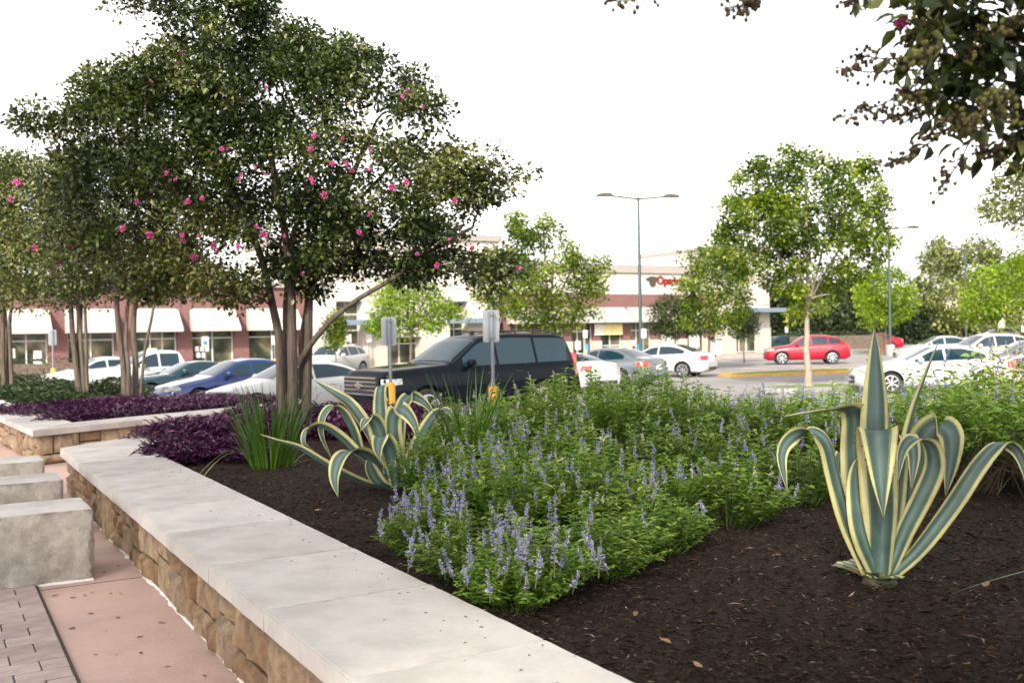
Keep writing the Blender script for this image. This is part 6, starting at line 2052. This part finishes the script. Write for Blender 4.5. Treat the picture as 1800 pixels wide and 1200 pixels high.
def sign_post(label, px, d, h=2.45, ytop=1.08, pw=.30, ph=.60, face='back', yaw=0.0, group='sign posts on yellow sleeves', z=LOTZ):
    root = thing('sign_post', label, 'sign', (xat(px, d), d, z), yaw, group=group)
    mb = MB(); mb.tube([(0, 0, .02), (0, 0, h - .02)], .030, 10); mb.build('pole', MATS['post_galv'], root, 50)
    mb = MB(); mb.lathe([(0, 0), (.085, 0), (.085, ytop - .04), (.06, ytop), (0, ytop)], 16); mb.build('yellow_sleeve', MATS['bollard_yellow'], root, 40)
    # rounded plate
    mb = MB(); r_ = .04; pts = []
    for cx, cz, a0 in ((pw / 2 - r_, ph / 2 - r_, 0), (-pw / 2 + r_, ph / 2 - r_, 90), (-pw / 2 + r_, -ph / 2 + r_, 180), (pw / 2 - r_, -ph / 2 + r_, 270)):
        for k in range(4):
            a = R(a0 + 30 * k); pts.append((cx + r_ * math.cos(a), cz + r_ * math.sin(a)))
    n = len(pts); y = .045 if face == 'back' else -.045
    mb.add([(p[0], y - .002, h - ph / 2 + p[1]) for p in pts] + [(p[0], y + .002, h - ph / 2 + p[1]) for p in pts], [tuple(range(n)), tuple(range(2 * n - 1, n - 1, -1))] + [(i, n + i, n + (i + 1) % n, (i + 1) % n) for i in range(n)])
    pl_ = mb.build('plate', MATS['sign_metal' if face == 'back' else 'sign_white'], root); fix_normals(pl_.data)
    if face == 'back':
        mb = MB()
        for dx in (-.035, .035): mb.box((dx, .012, h - ph / 2), (.022, .05, ph * .9))
        mb.build('channel', MATS['canopy_blue'], root)
        for zz in (h - ph * .15, h - ph * .85):
            mb = MB(); mb.box((0, -.03, zz), (.10, .03, .03)); mb.build('clamp', MATS['post_galv'], root)
    return root
sign_post('silver backed sign post in front of the black vehicle front wing', 685, 18.8, 2.39, 1.16, .30, .54, yaw=.45)
sign_post('silver backed sign post in front of the black vehicle door', 865, 18.0, 2.47, 1.10, .32, .58, yaw=.45)
sign_post('distant silver backed sign post on yellow sleeve at far left', 92, 39, 2.5, 1.0, yaw=.5)
for i, (px, d, lb) in enumerate(((612, 57, 'white sign post before the first glazed shop portal'), (648, 60, 'white sign post beside the first cream shop pier'), (360, 49, 'white notice post before the fifth brick shop bay'), (482, 53, 'white sign post before the last brick shop bay'), (1028, 62, 'white sign post by the shop door right of the black vehicle'), (1131, 52, 'white sign plate in front of the tall lamp pole'), (1165, 64, 'white sign post beside the small dark tree'),
                            (1352, 84, 'white sign post on yellow sleeve right of the shop tower'), (1382, 84, 'white sign post on yellow sleeve left of the pale trunk'))):
    sp_ = sign_post(lb, px, d, 2.15, .9, .34, .5, 'front', yaw=.5, group='white sign posts before the shops')
    if px == 360:
        mb = MB(); mb.box((0, -.052, 1.84), (.2, .006, .2)); mb.build('blue_symbol', MATS['blue_paint'], sp_)
for px, d, lb in ((1031, 66, 'blue bollard by the shop door right of the black vehicle'), (1124, 66, 'blue bollard behind the lamp pole foot')):
    root = thing('bollard', lb, 'bollard', (xat(px, d), d, LOTZ), group='blue bollards')
    mb = MB(); mb.lathe([(0, 0), (.14, 0), (.14, 1.1), (.10, 1.2), (0, 1.22)], 14); mb.build('sleeve', MATS['blue_paint'], root, 40)
root = thing('litter_bin', 'grey square litter bin by the shop tower', 'bin', (xat(1259, 72), 72, LOTZ + .13))
mb = MB(); mb.box((0, 0, .55), (.62, .62, 1.1), .5, ch=.03); mb.build('bin_body', MATS['bin_grey'], root)
mb = MB(); mb.box((0, 0, 1.18), (.68, .68, .12), .5, ch=.03); mb.build('lid', MATS['canopy_blue'], root)
mb = MB(); mb.box((.0, -.33, .85), (.3, .03, .2), .5); mb.build('slot', MATS['sign_dark'], root)

def lamp(label, px, py_top, d, yaw, arm=2.2, both=True, base=LOTZ):
    top = at(px, py_top, d)
    root = thing('lamp_post', label, 'lamp post', (top.x, d, base), yaw, group='parking lot lamp posts')
    H = top.z - base
    lean = 0.0
    mb = MB(); mb.tube([(0, 0, .75), (0, 0, H * .5), (0, 0, H)], [.10, .085, .065], 12); mb.build('pole', MATS['lamp_pole'], root, 50)
    mb = MB(); mb.lathe([(0, 0), (.30, 0), (.30, .72), (.26, .78), (0, .78)], 18); mb.build('base', MATS['kerb_conc'], root, 40)
    mb = MB(); mb.lathe([(0, H - .05), (.09, H - .05), (.10, H + .05), (.05, H + .1), (0, H + .1)], 12); mb.build('cap', MATS['lamp_pole'], root, 40)
    for sg in ((-1, 1) if both else (1,)):
        mb = MB(); mb.tube([(0, 0, H), (sg * arm * .5, 0, H + .07), (sg * arm, 0, H + .14)], .05, 8); a_ = mb.build('arm', MATS['lamp_head'], root, 50)
        mb = MB()
        prof = [(-.42, .03), (-.3, .15), (.0, .17), (.34, .12), (.46, .02), (.4, -.02), (-.4, -.02)]
        n = len(prof)
        x0 = sg * (arm + .40)
        V = []
        for yy, sc in ((-.19, .8), (-.14, 1), (.14, 1), (.19, .8)): V += [(x0 + sg * p[0], yy, H + .13 + p[1] * sc) for p in prof]
        F = [tuple(range(n)), tuple(range(4 * n - 1, 3 * n - 1, -1))] + [(j * n + i, (j + 1) * n + i, (j + 1) * n + (i + 1) % n, j * n + (i + 1) % n) for j in range(3) for i in range(n)]
        mb.add(V, F); o = mb.build('lamp_head', MATS['lamp_head'], root); fix_normals(o.data)
        mb = MB(); mb.box((x0, 0, H + .105), (.62, .24, .02)); mb.build('lens', MATS['sign_white'], root)
    return root
lamp('tall two armed lamp post in front of the shops', 1122, 350, 52, 0.25, 1.45)
lamp('two armed lamp post behind the leafy tree with pale trunk', 1562, 403, 68, 0.35, 1.7)
lamp('far lamp post at right before the olive tree', 1696, 440, 100, 0.3, 1.6)
lamp('farthest lamp post left of the olive tree', 1636, 455, 120, 0.3, 1.6)
